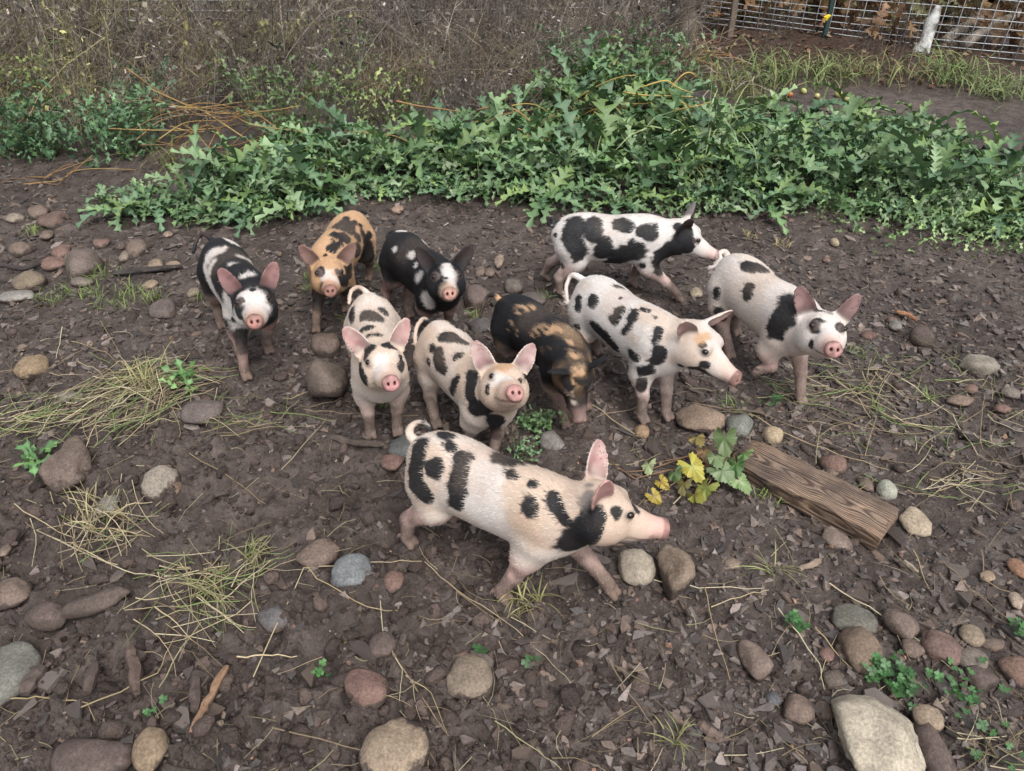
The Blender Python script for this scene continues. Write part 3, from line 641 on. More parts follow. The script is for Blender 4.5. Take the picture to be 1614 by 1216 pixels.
NOM_FEET = dict(RF=(.15, -.055, .004), LF=(.15, .055, .004), RH=(-.155, -.055, .004), LH=(-.155, .055, .004))
B, Wt, O, C, G = 'black', 'white', 'orange', 'cream', 'grey'
PIGS = {
'P1': dict(feet=dict(RF=(795, 944), LF=(965, 936), RH=(647, 857), LH=(-.16, .05)),
  tail=[(645, 681), (649, 668), (660, 663), (672, 667), (679, 678)],
  pose=dict(efR=1.6, efL=-3.0, elL=.8, swL=0.0), coat=dict(base='cream', back='tan', backw=.7, backb=.25, ear='cream', earR='pink', inner=(.50, .27, .26), pinkleg=.9, dirt=.25, mudk=1.0),
  spots=[(Wt, (760, 745, 26), (752, 790, 30), (770, 815, 30)), ('tan', (830, 830, 30)), ('tan', (965, 760, 16)),
   (B, (659, 699, 17), (650, 733, 14), (653, 764, 15), (667, 782, 12)), (B, (681, 736, 15)), (B, (706, 697, 8), (714, 698, 8)), (B, (725, 713, 8), (737, 716, 8)),
   (B, (727, 736, 12), (719, 770, 14), (715, 792, 12)), (B, (806, 741, 8), (814, 744, 7)), (B, (837, 756, 7), (847, 756, 7)), (B, (836, 790, 12), (833, 801, 14)),
   (B, (873, 773, 10), (879, 801, 12), (888, 817, 9)), (B, (928, 807, 17), (923, 832, 20), (905, 860, 20)), (B, (925, 832, 18), (940, 812, 13)), (G, (922, 786, 12), (930, 775, 10)),
   (B, (974, 801, 8), (976, 812, 5)), (B, (1003, 792, 7), (1008, 800, 5)), (B, (1031, 846, 5)), (G, (928, 758, 6))],
  label='cream and black piglet striding right in the foreground, closest to the viewer'),
'P2': dict(feet=dict(RF=(389, 595), LF=(424, 553), RH=(350, 514), LH=(-.13, .05)),
  tail=[(325, 368), (315, 368), (308, 380), (304, 396)],
  coat=dict(sr=1.2, base='black', ear='black', inner=(.40, .22, .21), muzzle=(.50, .33, .25), snout=(.56, .26, .22), dirt=.15, far=4, pinkleg=.9),
  spots=[(Wt, (397, 462, 17), (404, 478, 19), (400, 494, 18)), (Wt, (388, 505, 14), (412, 505, 14)), (Wt, (420, 478, 12), (418, 495, 12)), (Wt, (378, 500, 12), (372, 515, 12), (390, 520, 14), (408, 530, 12)), (Wt, (318, 420, 6), (326, 445, 9), (340, 470, 11), (352, 490, 13)), (Wt, (345, 450, 7), (352, 468, 10), (360, 486, 10)),
   (Wt, (323, 404, 8), (333, 393, 9), (348, 389, 6)), (Wt, (326, 424, 6), (333, 410, 6)), (Wt, (350, 438, 7), (356, 452, 8)), (Wt, (362, 411, 5), (370, 409, 5)), (Wt, (380, 399, 6), (394, 406, 6), (402, 412, 5)), (Wt, (381, 430, 6), (400, 427, 7)), (Wt, (354, 384, 3)),
   (B, (377, 468, 5), (380, 476, 3)), (B, (383, 526, 11), (388, 543, 11)), (B, (371, 484, 6), (374, 496, 6), (380, 505, 4)), (B, (397, 450, 4)), (B, (366, 505, 4))],
  label='black and white piglet at the far left of the group, ears raised, facing the viewer'),
'P3': dict(feet=dict(RF=(499, 520), LF=(546, 488), LH=(581, 439), RH=(-.15, -.05)),
  tail=[(566, 331), (573, 330), (576, 334)],
  coat=dict(sr=1.3, base='orange', ear='brown', inner=(.26, .15, .13), muzzle=(.45, .27, .20), snout=(.42, .20, .17), pinkleg=.45, dirt=.2, far=8),
  spots=[(B, (537, 351, 10), (551, 349, 10)), (B, (534, 367, 8), (548, 371, 10)), (B, (519, 365, 5), (527, 361, 4)), (B, (561, 364, 5), (567, 372, 6)), (B, (575, 366, 5), (578, 374, 5)), (B, (580, 386, 12), (576, 411, 13)), (B, (521, 387, 8), (532, 382, 7)), (B, (552, 423, 13), (545, 440, 10)), (B, (563, 347, 4)), (B, (548, 390, 8)), (B, (560, 402, 9), (568, 392, 8)), (B, (530, 398, 6), (540, 402, 6)), (B, (585, 370, 6)), (B, (553, 362, 5)), (B, (527, 352, 5)), (B, (512, 396, 4)), (B, (540, 380, 5)), (B, (556, 380, 5), (566, 384, 5)), (B, (525, 373, 4)), (B, (571, 352, 4)), (B, (546, 338, 4)),
   (Wt, (512, 430, 9), (520, 425, 8), (530, 435, 8)), (B, (503, 421, 8)), (B, (535, 424, 5)), (B, (502, 448, 6)), (B, (542, 436, 8)), (B, (507, 466, 12), (505, 478, 9)), (B, (546, 462, 9), (546, 474, 8)), (O, (518, 404, 10), (522, 412, 8))],
  label='orange piglet with black spots at the back of the group, facing the viewer'),
'P4': dict(feet=dict(RF=(585, 687), LF=(627, 682), RH=(-.16, -.05), LH=(-.15, .05)),
  tail=[(575, 456), (564, 450), (553, 457), (550, 476)],
  coat=dict(base='cream', back='tan', backw=.6, ear='cream', inner=(.56, .31, .29), muzzle=(.54, .38, .30), snout=(.62, .29, .29), pinkleg=.5, dirt=.25, far=6),
  spots=[(B, (576, 492, 11), (590, 494, 12)), (B, (570, 515, 8), (580, 511, 8)), (B, (583, 523, 6), (596, 522, 6)), (B, (549, 489, 8), (552, 502, 5)), (B, (607, 486, 8)), (B, (578, 545, 10), (574, 556, 7)), (B, (614, 539, 8), (624, 543, 6)), (B, (562, 577, 9), (569, 597, 9)), (B, (636, 567, 7), (634, 577, 6)), (Wt, (600, 560, 10), (598, 580, 11))],
  label='cream piglet with large pink ears and black brow patches, facing the viewer'),
'P5': dict(feet=dict(RH=(611, 487), LF=(708, 518), RF=(672, 520), LH=(646, 497)),
  tail=[(621, 364), (613, 366), (610, 372)],
  coat=dict(base='black', ear='black', inner=(.05, .035, .035), muzzle=(.50, .37, .28), muzzlew=.85, snout=(.55, .29, .24), pinkleg=.85, dirt=.08, far=3, back=None),
  spots=[(Wt, (619, 389, 4)), (Wt, (643, 397, 6), (653, 399, 7)), (Wt, (660, 428, 6), (654, 437, 7)), (Wt, (652, 415, 4)), (Wt, (674, 390, 5), (682, 396, 5)), (Wt, (704, 412, 7), (707, 427, 8), (715, 443, 7)), (B, (704, 432, 3)), (C, (710, 450, 11), (700, 462, 9)), (Wt, (672, 468, 8), (674, 480, 9)), ('pink', (697, 494, 16)), (B, (706, 477, 8), (718, 474, 6)), ('pink', (705, 510, 11))],
  label='mostly black piglet with a white blaze down its face, standing behind the others'),
'P6': dict(feet=dict(RH=(688, 670), RF=(743, 700), LF=(781, 721), LH=(-.12, .05)),
  tail=[(676, 504), (666, 501), (657, 512), (654, 530), (655, 541)],
  coat=dict(base='cream', back='tan', backw=.75, backb=.3, ear='cream', inner=(.46, .28, .27), muzzle=(.58, .38, .31), snout=(.60, .30, .28), pinkleg=.3, dirt=.25, far=7),
  spots=[(B, (703, 523, 9), (714, 527, 9)), (B, (723, 531, 6), (734, 534, 6)), (B, (716, 557, 6), (726, 554, 5)), (B, (688, 556, 10), (690, 570, 13), (697, 580, 9)), (B, (677, 546, 6)), (B, (672, 569, 6)), (B, (718, 594, 6), (712, 608, 9), (709, 618, 6)), (B, (741, 592, 11), (738, 622, 11)), (B, (745, 641, 11), (760, 643, 11)), (B, (783, 662, 13), (777, 683, 11)), (B, (765, 606, 4), (764, 614, 4)), (B, (822, 594, 4)), (O, (790, 571, 12), (800, 568, 10)), (Wt, (778, 598, 9), (800, 590, 8))],
  label='cream and black piglet in the middle with its pink snout lifted and an orange forehead'),
'P7': dict(feet=dict(RF=(890, 670), LF=(925, 642), RH=(-.16, -.06), LH=(-.14, .05)),
  tail=[(778, 462), (768, 466), (761, 480), (757, 498)],
  coat=dict(base='black', ear='black', inner=(.03, .025, .025), muzzle=(.22, .15, .13), snout=(.40, .24, .22), pinkleg=.5, dirt=.12, far=6, back='orange', backw=.38, backb=-.25, brindle=True, sr=1.1),
  spots=[(O, (812, 480, 5), (822, 482, 7), (838, 480, 6)), (O, (802, 510, 6), (798, 520, 5)), (O, (811, 522, 5)), (O, (840, 521, 9), (852, 514, 9), (864, 518, 6)), (O, (872, 508, 5), (884, 516, 6)), (O, (895, 526, 7), (901, 540, 8), (909, 553, 8)), (O, (907, 578, 9), (918, 585, 10)), (O, (904, 598, 6), (908, 607, 6)), (C, (899, 622, 5), (901, 635, 6)), ('tan', (852, 619, 11), (866, 624, 9)), (O, (862, 545, 6)), (B, (893, 612, 7)), (B, (929, 612, 6))],
  label='black and orange piglet in the middle with its head lowered to the ground'),
'P8': dict(pose=dict(x=.345, y=2.0, yaw=-.98, s=.965, b=.59, ny=.25, np=.54, hy=.2, hp=-.2, hr=-.09, swR=-.17, elR=.86, swL=.3, elL=.45, efR=.9), feet=dict(RF=(1014, 663), LF=(1052, 658), RH=(-.15, -.055), LH=(-.17, .05)),
  tail=[(908, 432), (899, 433), (893, 448), (893, 462), (895, 477)],
  coat=dict(base='white', back='tan', backw=.6, backb=.0, ear='cream', inner=(.45, .27, .25), muzzle=(.56, .40, .33), snout=(.52, .26, .23), pinkleg=.5, dirt=.25, far=7),
  spots=[(B, (909, 470, 7), (908, 480, 6)), (B, (931, 473, 9)), (B, (973, 487, 8), (966, 500, 9)), (B, (1001, 487, 7), (994, 496, 8)), (B, (1012, 480, 5), (1023, 483, 5)), (B, (1033, 494, 4)), (B, (990, 512, 6), (982, 520, 6)), (B, (1036, 520, 7), (1031, 531, 7)), (B, (1038, 554, 10), (1035, 568, 8)), (B, (972, 445, 4), (982, 448, 5)), (B, (977, 464, 3)), (B, (934, 512, 7), (953, 532, 11), (968, 548, 9)), (B, (992, 556, 7), (1000, 562, 6)), (B, (906, 516, 6)), (B, (1010, 586, 9), (1022, 584, 8)), (B, (1010, 600, 8), (1008, 612, 6)), (B, (1096, 583, 10), (1108, 588, 10)), (B, (1110, 576, 7)), (B, (1073, 578, 5)), (B, (1107, 537, 5)), (O, (1104, 528, 7), (1118, 524, 6))],
  label='white piglet with small black and orange flecks, right of centre, looking to the right'),
'P9': dict(feet=dict(LF=(1262, 633), RF=(1190, 584, .075), RH=(1150, 561), LH=(-.15, .05)), knee=dict(RF=(1216, 574, .105)),
  tail=[(1147, 400), (1143, 394), (1135, 396), (1136, 405), (1130, 415), (1118, 421)],
  coat=dict(base='cream', back='white', backw=.6, ear='black', inner=(.36, .22, .21), muzzle=(.60, .40, .34), snout=(.60, .31, .29), pinkleg=.8, dirt=.15, far=5, mudk=.9),
  spots=[(B, (1178, 411, 9), (1190, 416, 10), (1206, 419, 8)), (B, (1232, 427, 6), (1242, 433, 7), (1250, 438, 5)), (B, (1178, 452, 9), (1177, 461, 9)), (B, (1246, 470, 15), (1233, 492, 18), (1217, 516, 14)), (B, (1126, 458, 6), (1126, 466, 5)), (B, (1134, 494, 9), (1137, 503, 8)), (B, (1286, 480, 9), (1298, 484, 5)), (B, (1288, 506, 10), (1289, 514, 10)), (B, (1325, 510, 6), (1327, 518, 5)), (B, (1278, 537, 5), (1276, 542, 5)), (G, (1308, 486, 6)), (Wt, (1306, 510, 7), (1306, 525, 7))],
  label='rightmost piglet, white with black ears and eye patch, one forefoot lifted'),
'P10': dict(feet=dict(RH=(885, 464), LH=(862, 439), RF=(1071, 474), LF=(999, 450)),
  tail=[(872, 343), (866, 345), (865, 351), (870, 353)],
  pose=dict(efR=1.6), coat=dict(base='white', ear='black', earL='grey', inner=(.10, .06, .055), muzzle=(.58, .40, .36), snout=(.58, .36, .34), pinkleg=.75, dirt=.12, far=8),
  spots=[(B, (902, 348, 14), (902, 378, 15), (912, 400, 13)), (B, (937, 350, 13), (936, 372, 12)), (B, (952, 390, 12), (950, 402, 11)), (B, (975, 347, 10), (987, 350, 9)), (B, (962, 414, 12), (984, 402, 16), (1002, 394, 15)), (B, (1022, 368, 14), (1008, 364, 8)), (B, (989, 361, 4)), (B, (1042, 410, 12), (1058, 398, 15), (1078, 388, 14)), (B, (1042, 420, 9)), (B, (1086, 392, 9)), (B, (1066, 350, 6), (1073, 354, 6)), (B, (1082, 372, 12)), (B, (883, 417, 4)), (B, (872, 370, 4)), (B, (1012, 420, 5))],
  label='black and white piglet at the back right, seen from the side walking right'),
}
for key, d in PIGS.items():
    P = {**PIG_POSE[key], **d.get('pose', {})}; feet = dict(NOM_FEET)
    for nm, q in d['feet'].items():
        if abs(q[0]) < 1: feet[nm] = (q[0], q[1], .004)
        else:
            w = to_local(P, gp(q[0], q[1], q[2] if len(q) > 2 else .004)); feet[nm] = tuple(w[:2]) + (w[2] if len(q) > 2 else .002,)
    knee = {k: to_local(P, gp(*v)) for k, v in d['knee'].items()} if 'knee' in d else None
    build_pig(key, P, feet, d['tail'], d['spots'], d['coat'], d['label'], knee)

# ================= stones =================
m, nt, b = new_mat('field_stone'); tc = N(nt, 'ShaderNodeTexCoord'); oi = N(nt, 'ShaderNodeObjectInfo')
vadd = N(nt, 'ShaderNodeVectorMath'); vadd.operation = 'MULTIPLY_ADD'
at_ = N(nt, 'ShaderNodeAttribute'); at_.attribute_name = 'col'
geo = tc.outputs['Object']
n1 = noise_node(nt, 22, 5, .65, geo); n2 = noise_node(nt, 170, 4, .75, geo); n3 = noise_node(nt, 60, 4, .6, geo)
c = mixc(nt, 1.0, oi.outputs['Color'], ramp(nt, n1, [(.28, gray(.62)), (.72, gray(1.32))]), 'MULTIPLY')
c = mixc(nt, 1.0, c, ramp(nt, n2, [(.3, gray(.62)), (.5, gray(1.0)), (.72, gray(1.42))]), 'MULTIPLY')
# dried mud: amount painted per vertex, edge broken by noise
sepc = N(nt, 'ShaderNodeSeparateColor'); nt.links.new(at_.outputs['Color'], sepc.inputs[0])
ma = N(nt, 'ShaderNodeMath'); ma.operation = 'ADD'; nt.links.new(sepc.outputs[0], ma.inputs[0]); nt.links.new(n3, ma.inputs[1])
mk = ramp(nt, ma.outputs[0], [(.80, gray(0)), (1.0, gray(1))])
c = mixc(nt, mk, c, ramp(nt, n2, [(.3, (.045, .033, .028)), (.7, (.10, .075, .063))]))
nt.links.new(c, b.inputs['Base Color']); b.inputs['Roughness'].default_value = .78; b.inputs['Specular IOR Level'].default_value = .3
b1 = bump(nt, b, n1, .35, .010); bump(nt, b, n2, .5, .003, b1)
stone_mat = m
def stone_mesh(name, seed, dims, ang=.0, planes=13, mudline=.35, sub=ICO3):
    r = np.random.default_rng(seed); D, Fv = sub
    rad = np.ones(len(D))
    if True:
        n = r.normal(size=(planes, 3)); n /= np.linalg.norm(n, axis=1, keepdims=True); dd = r.uniform(.58, .88, planes)
        dots = D @ n.T; lim = np.where(dots > .05, dd/np.maximum(dots, .05), 9)
        kk = 34; soft = -np.log(np.exp(-kk*lim).sum(1) + np.exp(-kk*1.08))/kk
        ang = min(1, ang*1.15 + .26); rad = rad*(1 - ang) + np.clip(soft, .45, 1.1)*ang*1.1
    rad = rad + .12*vnoise(D*1.0 + seed*3.7, 1.1, seed) + .05*vnoise(D + seed, 2.8, seed+1) + (.018 + .03*ang)*vnoise(D + seed, 7, seed+2)
    Vv = D*rad[:, None]*np.array(dims)
    w = np.clip(mudline*1.1 + .20 - .9*(Vv[:, 2]/dims[2]) + .25*vnoise(D, 2, seed+9), -.3, .75)
    return mesh(name, Vv, Fv, np.stack([w, w, w], 1), stone_mat)
def stone(px, py, wpx, hpx, col, ang, label, cat='stone', seed=None, rot=0.0, flat=.62, sink=.40, name='stone', group=None, sub=ICO3, mudl=.3, lean=(0, 0)):
    """a stone whose middle appears at (px, py) with about that size in the photograph"""
    seed = seed if seed is not None else int(px*7 + py*13) % 9973
    base = gpos(px, py + hpx*.30); dep = depth_at(base); a = (.95 + .2*ang)*wpx*dep/F_PX/2
    sinv = max(.35, (CAM_H)/math.hypot(base[1], CAM_H))
    bb = (1 + .15*ang)*hpx*dep/F_PX/2/max(.5, sinv*.75 + flat*.35)      # depth radius so that top + front read as the measured height
    hz = flat*min(a, bb)*1.05
    me = stone_mesh(name, seed, (a, bb, hz), ang, mudline=mudl, sub=sub)
    o = obj(name, me, None, (base[0], base[1], base[2] + hz*(1 - 2*sink)), rot, label=label, category=cat)
    o.rotation_euler = (lean[0], lean[1], rot)
    o.color = (*[v*.76 for v in col], 1)
    if group: o['group'] = group
    return o
TAN, GREYS, RED, PALE, BRN, BLU, MUDS = (.33, .255, .185), (.235, .215, .195), (.215, .135, .112), (.42, .36, .285), (.20, .148, .12), (.20, .21, .215), (.135, .10, .088)
GREEN = (.40, .40, .33)
SL = [  # x, y, width, height, colour, angularity, label
 (1382, 1150, 158, 128, (.48, .42, .33), .75, 'large flat-topped pale granite boulder at the bottom right corner', dict(flat=.55, sink=.25, mudl=.0, sub=ICO4, rot=-.35)),
 (1470, 1165, 56, 112, MUDS, .45, 'mud-caked dark stone leaning on the large pale boulder', dict(mudl=.6, flat=.8)),
 (1462, 1125, 50, 42, TAN, .3, 'small tan stone tucked behind the large pale boulder', {}),
 (625, 1160, 120, 95, TAN, .15, 'big tan stone half caked in mud at the bottom edge of the frame', dict(mudl=.45, flat=.6, sub=ICO4, sink=.4)),
 (742, 1052, 82, 66, (.24, .19, .145), .1, 'smooth brown boomerang-shaped stone half sunk in rooted mud', dict(rot=-.5, sub=ICO4)),
 (574, 1069, 70, 58, RED, .55, 'reddish granite stone above the big muddy tan stone', {}),
 (606, 1008, 50, 40, MUDS, .2, 'small mud-coated round stone between rooted clods below the foreground piglet', dict(mudl=.55)),
 (553, 896, 64, 54, BLU, .5, 'blue-grey speckled stone left of the foreground piglet', dict(flat=.75)),
 (620, 911, 36, 32, RED, .2, 'small reddish stone beside the blue-grey stone', {}),
 (505, 866, 70, 34, BRN, .6, 'brown wedge of stone above the blue-grey stone', dict(rot=.3)),
 (240, 1167, 60, 66, (.27, .20, .135), .05, 'egg-shaped brown stone near the bottom left', dict(flat=.85, rot=.3, sub=ICO4)),
 (14, 1040, 92, 100, (.19, .185, .16), .1, 'smooth olive-grey boulder cut off by the left edge', dict(flat=.7, sub=ICO4)),
 (145, 1180, 110, 74, MUDS, .6, 'broad mud-coloured slab beside the egg-shaped stone', dict(mudl=.6, flat=.5, sink=.4)),
 (1002, 882, 66, 56, PALE, .15, 'pale cream rounded stone under the foreground piglet\'s chin', dict(flat=.8, mudl=.1, sub=ICO4)),
 (1063, 894, 52, 76, (.27, .205, .155), .7, 'upright angular brown stone right of the pale cream stone', dict(flat=1.2, sink=.15, sub=ICO4)),
 (514, 539, 50, 40, BRN, .35, 'brown lump of stone behind the cream piglet with black brows', dict(flat=.85)),
 (520, 603, 62, 52, (.19, .15, .125), .75, 'squat grey-brown block of stone left of the cream piglet', dict(flat=.95, sink=.15)),
 (868, 693, 50, 30, GREYS, .45, 'grey stone with a rusty corner behind the foreground piglet\'s back', dict(flat=.8)),
 (640, 698, 52, 36, (.14, .145, .14), .3, 'dark grey-green stone beside the foreground piglet\'s curled tail', {}),
 (618, 724, 36, 24, RED, .4, 'flat reddish stone left of the foreground piglet\'s rump', {}),
 (1105, 650, 78, 36, (.30, .22, .165), .2, 'wide low tan stone beyond the vine leaves', dict(flat=.5, sub=ICO4)),
 (1164, 664, 46, 36, (.22, .225, .20), .1, 'grey-green cobble beside the wide low tan stone', dict(flat=.85, rot=-.4, mudl=.1)),
 (1217, 681, 36, 27, (.45, .355, .24), .1, 'pale yellow cobble beyond the top end of the plank', dict(flat=.85, mudl=.0)),
 (1011, 676, 27, 22, (.34, .235, .15), .1, 'small round tan pebble at the feet of the white flecked piglet', dict(flat=.9, mudl=.1)),
 (1313, 726, 44, 30, (.20, .125, .10), .15, 'smooth red-brown cobble beyond the middle of the plank', dict(flat=.8)),
 (1311, 741, 22, 16, BRN, .1, 'small brown pebble in front of the smooth red-brown cobble', {}),
 (1396, 766, 33, 33, GREEN, .05, 'pale green egg-like cobble beyond the plank', dict(flat=1.0, mudl=.0)),
 (1365, 758, 22, 24, BRN, .2, 'small dark pebble left of the pale green cobble', {}),
 (1442, 815, 42, 40, (.42, .34, .25), .8, 'pale angular stone against the near end of the plank', dict(mudl=.1)),
 (1316, 845, 44, 36, (.24, .185, .155), .6, 'angular grey-brown stone in front of the plank', {}),
 (1155, 884, 28, 19, (.26, .20, .155), .05, 'small flat tan pebble right of the upright angular stone', dict(flat=.5)),
 (1190, 1026, 46, 60, (.22, .165, .135), .55, 'pointed brown stone standing alone at lower centre right', dict(flat=.7, rot=.3)),
 (1254, 1111, 44, 44, (.22, .16, .13), .45, 'chunky brown stone left of the large pale boulder', dict(flat=.9)),
 (1298, 1114, 34, 28, BRN, .2, 'small brown stone between the chunky stone and the pale boulder', {}),
 (1217, 1096, 26, 22, (.12, .12, .125), .3, 'small dark slate-grey stone left of the chunky brown stone', {}),
 (1313, 1062, 40, 28, (.15, .12, .10), .6, 'rough dark stone above the small brown stones at lower right', {}),
 (1345, 966, 80, 48, (.165, .155, .13), .1, 'long smooth olive cobble at the head of the stone cluster', dict(rot=-.45, sub=ICO4)),
 (1356, 1010, 66, 66, (.21, .155, .115), .3, 'big brown cobble in front of the long olive one', dict(rot=-.5, flat=.8, sub=ICO4)),
 (1302, 1026, 26, 24, RED, .2, 'small red-brown stone left of the big brown cobble', {}),
 (1328, 1028, 22, 22, RED, .2, 'tiny rusty stone touching the big brown cobble', {}),
 (1418, 972, 44, 52, (.20, .15, .125), .5, 'knobbly brown stone in the middle of the stone cluster', dict(flat=.9)),
 (1436, 1014, 42, 30, BRN, .4, 'flat brown stone below the knobbly brown one', {}),
 (1484, 1010, 68, 54, (.19, .125, .105), .35, 'broad flat red-brown stone in the stone cluster', dict(flat=.55, rot=-.3, sub=ICO4)),
 (1532, 1031, 54, 36, (.20, .165, .14), .2, 'oval grey-brown cobble right of the broad red-brown stone', dict(flat=.75)),
 (1530, 994, 38, 34, (.28, .22, .16), .2, 'tan cobble behind the oval grey-brown one', dict(rot=-.4)),
 (1567, 1012, 34, 22, BRN, .5, 'small brown shard right of the tan cobble', {}),
 (1602, 1044, 50, 50, (.22, .14, .11), .2, 'rounded red-brown stone cut off by the right edge', dict(flat=.85)),
 (1545, 1062, 50, 34, MUDS, .3, 'muddy dark stone below the oval grey-brown cobble', dict(mudl=.6)),
 (1541, 569, 62, 34, (.30, .265, .215), .65, 'wide pale grey slab at the right among dry grass', dict(flat=.6, mudl=.1)),
 (1512, 630, 38, 18, (.23, .165, .13), .5, 'flat brown stone below the wide pale slab', {}),
 (1530, 610, 22, 15, RED, .1, 'small reddish pebble above the flat brown stone at right', {}),
 (1593, 616, 30, 18, (.21, .18, .155), .3, 'grey-brown stone by the right edge below the wide pale slab', {}),
 (1578, 642, 28, 15, RED, .3, 'reddish stone near the right edge', {}),
 (1410, 510, 20, 17, GREYS, .2, 'small pale grey stone right of the white piglet\'s ear', {}),
 (1452, 522, 34, 38, MUDS, .4, 'dark mud lump right of the rightmost piglet', dict(flat=1.1, mudl=.6)),
 (1315, 380, 15, 13, (.42, .34, .24), .1, 'small cream pebble on the bare mud near the weeds', dict(flat=.9, mudl=0)),
 (1302, 409, 13, 9, RED, .2, 'tiny red pebble below the small cream pebble', {}),
 (1096, 460, 22, 16, (.40, .33, .24), .3, 'pale pebble by the forefoot of the walking piglet', {}),
 (131, 412, 60, 42, (.19, .15, .13), .7, 'grey slab-like boulder at the middle left', dict(flat=.8)),
 (52, 573, 46, 36, (.31, .225, .145), .2, 'ochre cobble alone on the mud at the left', dict(flat=.85, mudl=.1, sub=ICO4)),
 (48, 441, 52, 28, (.23, .18, .13), .2, 'long tan stone at the left edge behind the grass tufts', dict(rot=.3)),
 (28, 463, 62, 17, (.28, .26, .235), .4, 'flat whitish slab at the far left', dict(flat=.4)),
 (88, 413, 34, 18, RED, .5, 'reddish flat stone left of the grey slab-like boulder', {}),
 (117, 400, 24, 20, BRN, .2, 'brown stone wedged behind the grey boulder', {}),
 (98, 395, 30, 22, RED, .5, 'red-brown stone behind the wedged brown one', {}),
 (216, 387, 30, 34, BRN, .3, 'upright brown stone right of the grey boulder', dict(flat=1.1)),
 (160, 381, 24, 16, RED, .4, 'small reddish stone beyond the grey boulder', {}),
 (88, 343, 38, 26, (.17, .115, .095), .6, 'dark red-brown stone near the green bush at left', {}),
 (62, 332, 32, 18, BRN, .5, 'brown stone touching the dark red-brown one', {}),
 (24, 343, 30, 13, (.28, .235, .185), .2, 'pale flat pebble at the far left near the bush', {}),
 (30, 391, 34, 18, BRN, .5, 'brown stone at the left edge above the long tan stone', {}),
 (75, 369, 20, 14, BRN, .5, 'small dark stone below the pale flat pebble', {}),
 (199, 401, 22, 16, (.26, .21, .17), .3, 'grey-tan stone at the foot of the upright brown stone', {}),
 (247, 415, 30, 14, (.27, .20, .15), .5, 'flat tan stone right of the grey boulder', {}),
 (275, 417, 26, 14, (.34, .26, .19), .4, 'pale tan stone at the end of the dark wood strip', {}),
 (257, 486, 40, 24, (.15, .12, .11), .6, 'dark angular stone left of the black and white piglet', {}),
 (306, 459, 23, 15, (.27, .22, .16), .1, 'smooth tan pebble behind the black and white piglet\'s hind leg', {}),
 (239, 448, 26, 13, (.33, .25, .18), .2, 'pale tan half-buried pebble by the grass tufts', {}),
 (128, 442, 34, 15, (.20, .165, .14), .3, 'flat brown-grey stone under the grass tufts at left', {}),
 (110, 622, 44, 20, (.23, .20, .165), .4, 'grey slab at the left end of the hay', {}),
 (320, 640, 58, 44, (.155, .125, .115), .55, 'dark grey stone at the right of the hay clump', dict(flat=.7)),
 (112, 728, 82, 62, (.18, .135, .112), .65, 'rough brown boulder at the left below the hay', dict(flat=.85, sub=ICO4)),
 (118, 695, 38, 26, BRN, .3, 'brown stone sitting behind the rough boulder', {}),
 (250, 752, 56, 50, (.33, .285, .235), .75, 'pale angular stone with a muddy face at left', dict(flat=.9, rot=.5, mudl=.4)),
 (276, 764, 24, 26, (.21, .14, .10), .1, 'rounded rusty stone touching the pale angular stone', {}),
 (170, 790, 40, 32, (.25, .235, .205), .5, 'grey stone above the lower hay clump', {}),
 (9, 863, 18, 18, BRN, .1, 'small smooth brown stone at the left edge', {}),
 (20, 922, 64, 46, BRN, .5, 'reddish-brown slab against the left edge', dict(flat=.6)),
 (75, 960, 74, 40, MUDS, .2, 'mud-covered rounded stone at lower left', dict(mudl=.55)),
 (160, 940, 90, 36, (.13, .10, .085), .7, 'dark wedge-shaped stone at lower left under the hay', dict(rot=.45, flat=.7)),
 (432, 962, 52, 36, (.135, .125, .125), .7, 'dark grey block half buried left of centre', {}),
 (748, 461, 40, 38, (.165, .125, .11), .65, 'dark angular stone right of the mostly black piglet', dict(flat=.9)),
 (757, 424, 18, 18, BRN, .2, 'small brown round stone beside the pale crumbly one', {}),
 (773, 427, 17, 14, BRN, .2, 'small brown stone right of the brown round one', {}),
 (787, 408, 18, 20, (.32, .245, .19), .5, 'pale crumbly stone behind the mostly black piglet', {}),
 (809, 449, 34, 22, (.17, .145, .13), .1, 'smooth grey-brown cobble behind the black and orange piglet', dict(flat=.8)),
 (757, 510, 38, 20, (.13, .115, .11), .6, 'dark flat stone left of the black and orange piglet\'s tail', dict(flat=.5)),
 (840, 470, 42, 22, (.15, .125, .115), .6, 'flat dark slab between the middle piglets', {}),
 (626, 329, 20, 14, (.34, .235, .175), .3, 'small salmon-coloured stone at the front edge of the weeds', {}),
 (266, 368, 14, 10, (.30, .22, .17), .4, 'small tan stone at the weed edge left of the black and white piglet', {}),
 (1405, 503, 16, 12, RED, .3, 'small reddish stone under the pale grey one at right', {}),
 (1368, 526, 24, 12, (.17, .10, .085), .3, 'dark red flat stone just right of the rightmost piglet\'s snout', {}),
 (1555, 905, 26, 18, (.34, .25, .18), .4, 'pale pebble by the right edge above the stone cluster', {}),
 (1604, 890, 28, 30, (.30, .17, .11), .3, 'orange-brown stone at the right edge', {}),
 (1600, 942, 26, 22, (.36, .28, .22), .4, 'pale stone fragment at the right edge', {}),
]
for x, y, w, h, col, ang, lab, kw in SL: stone(x, y, w, h, col, ang, lab, **kw)

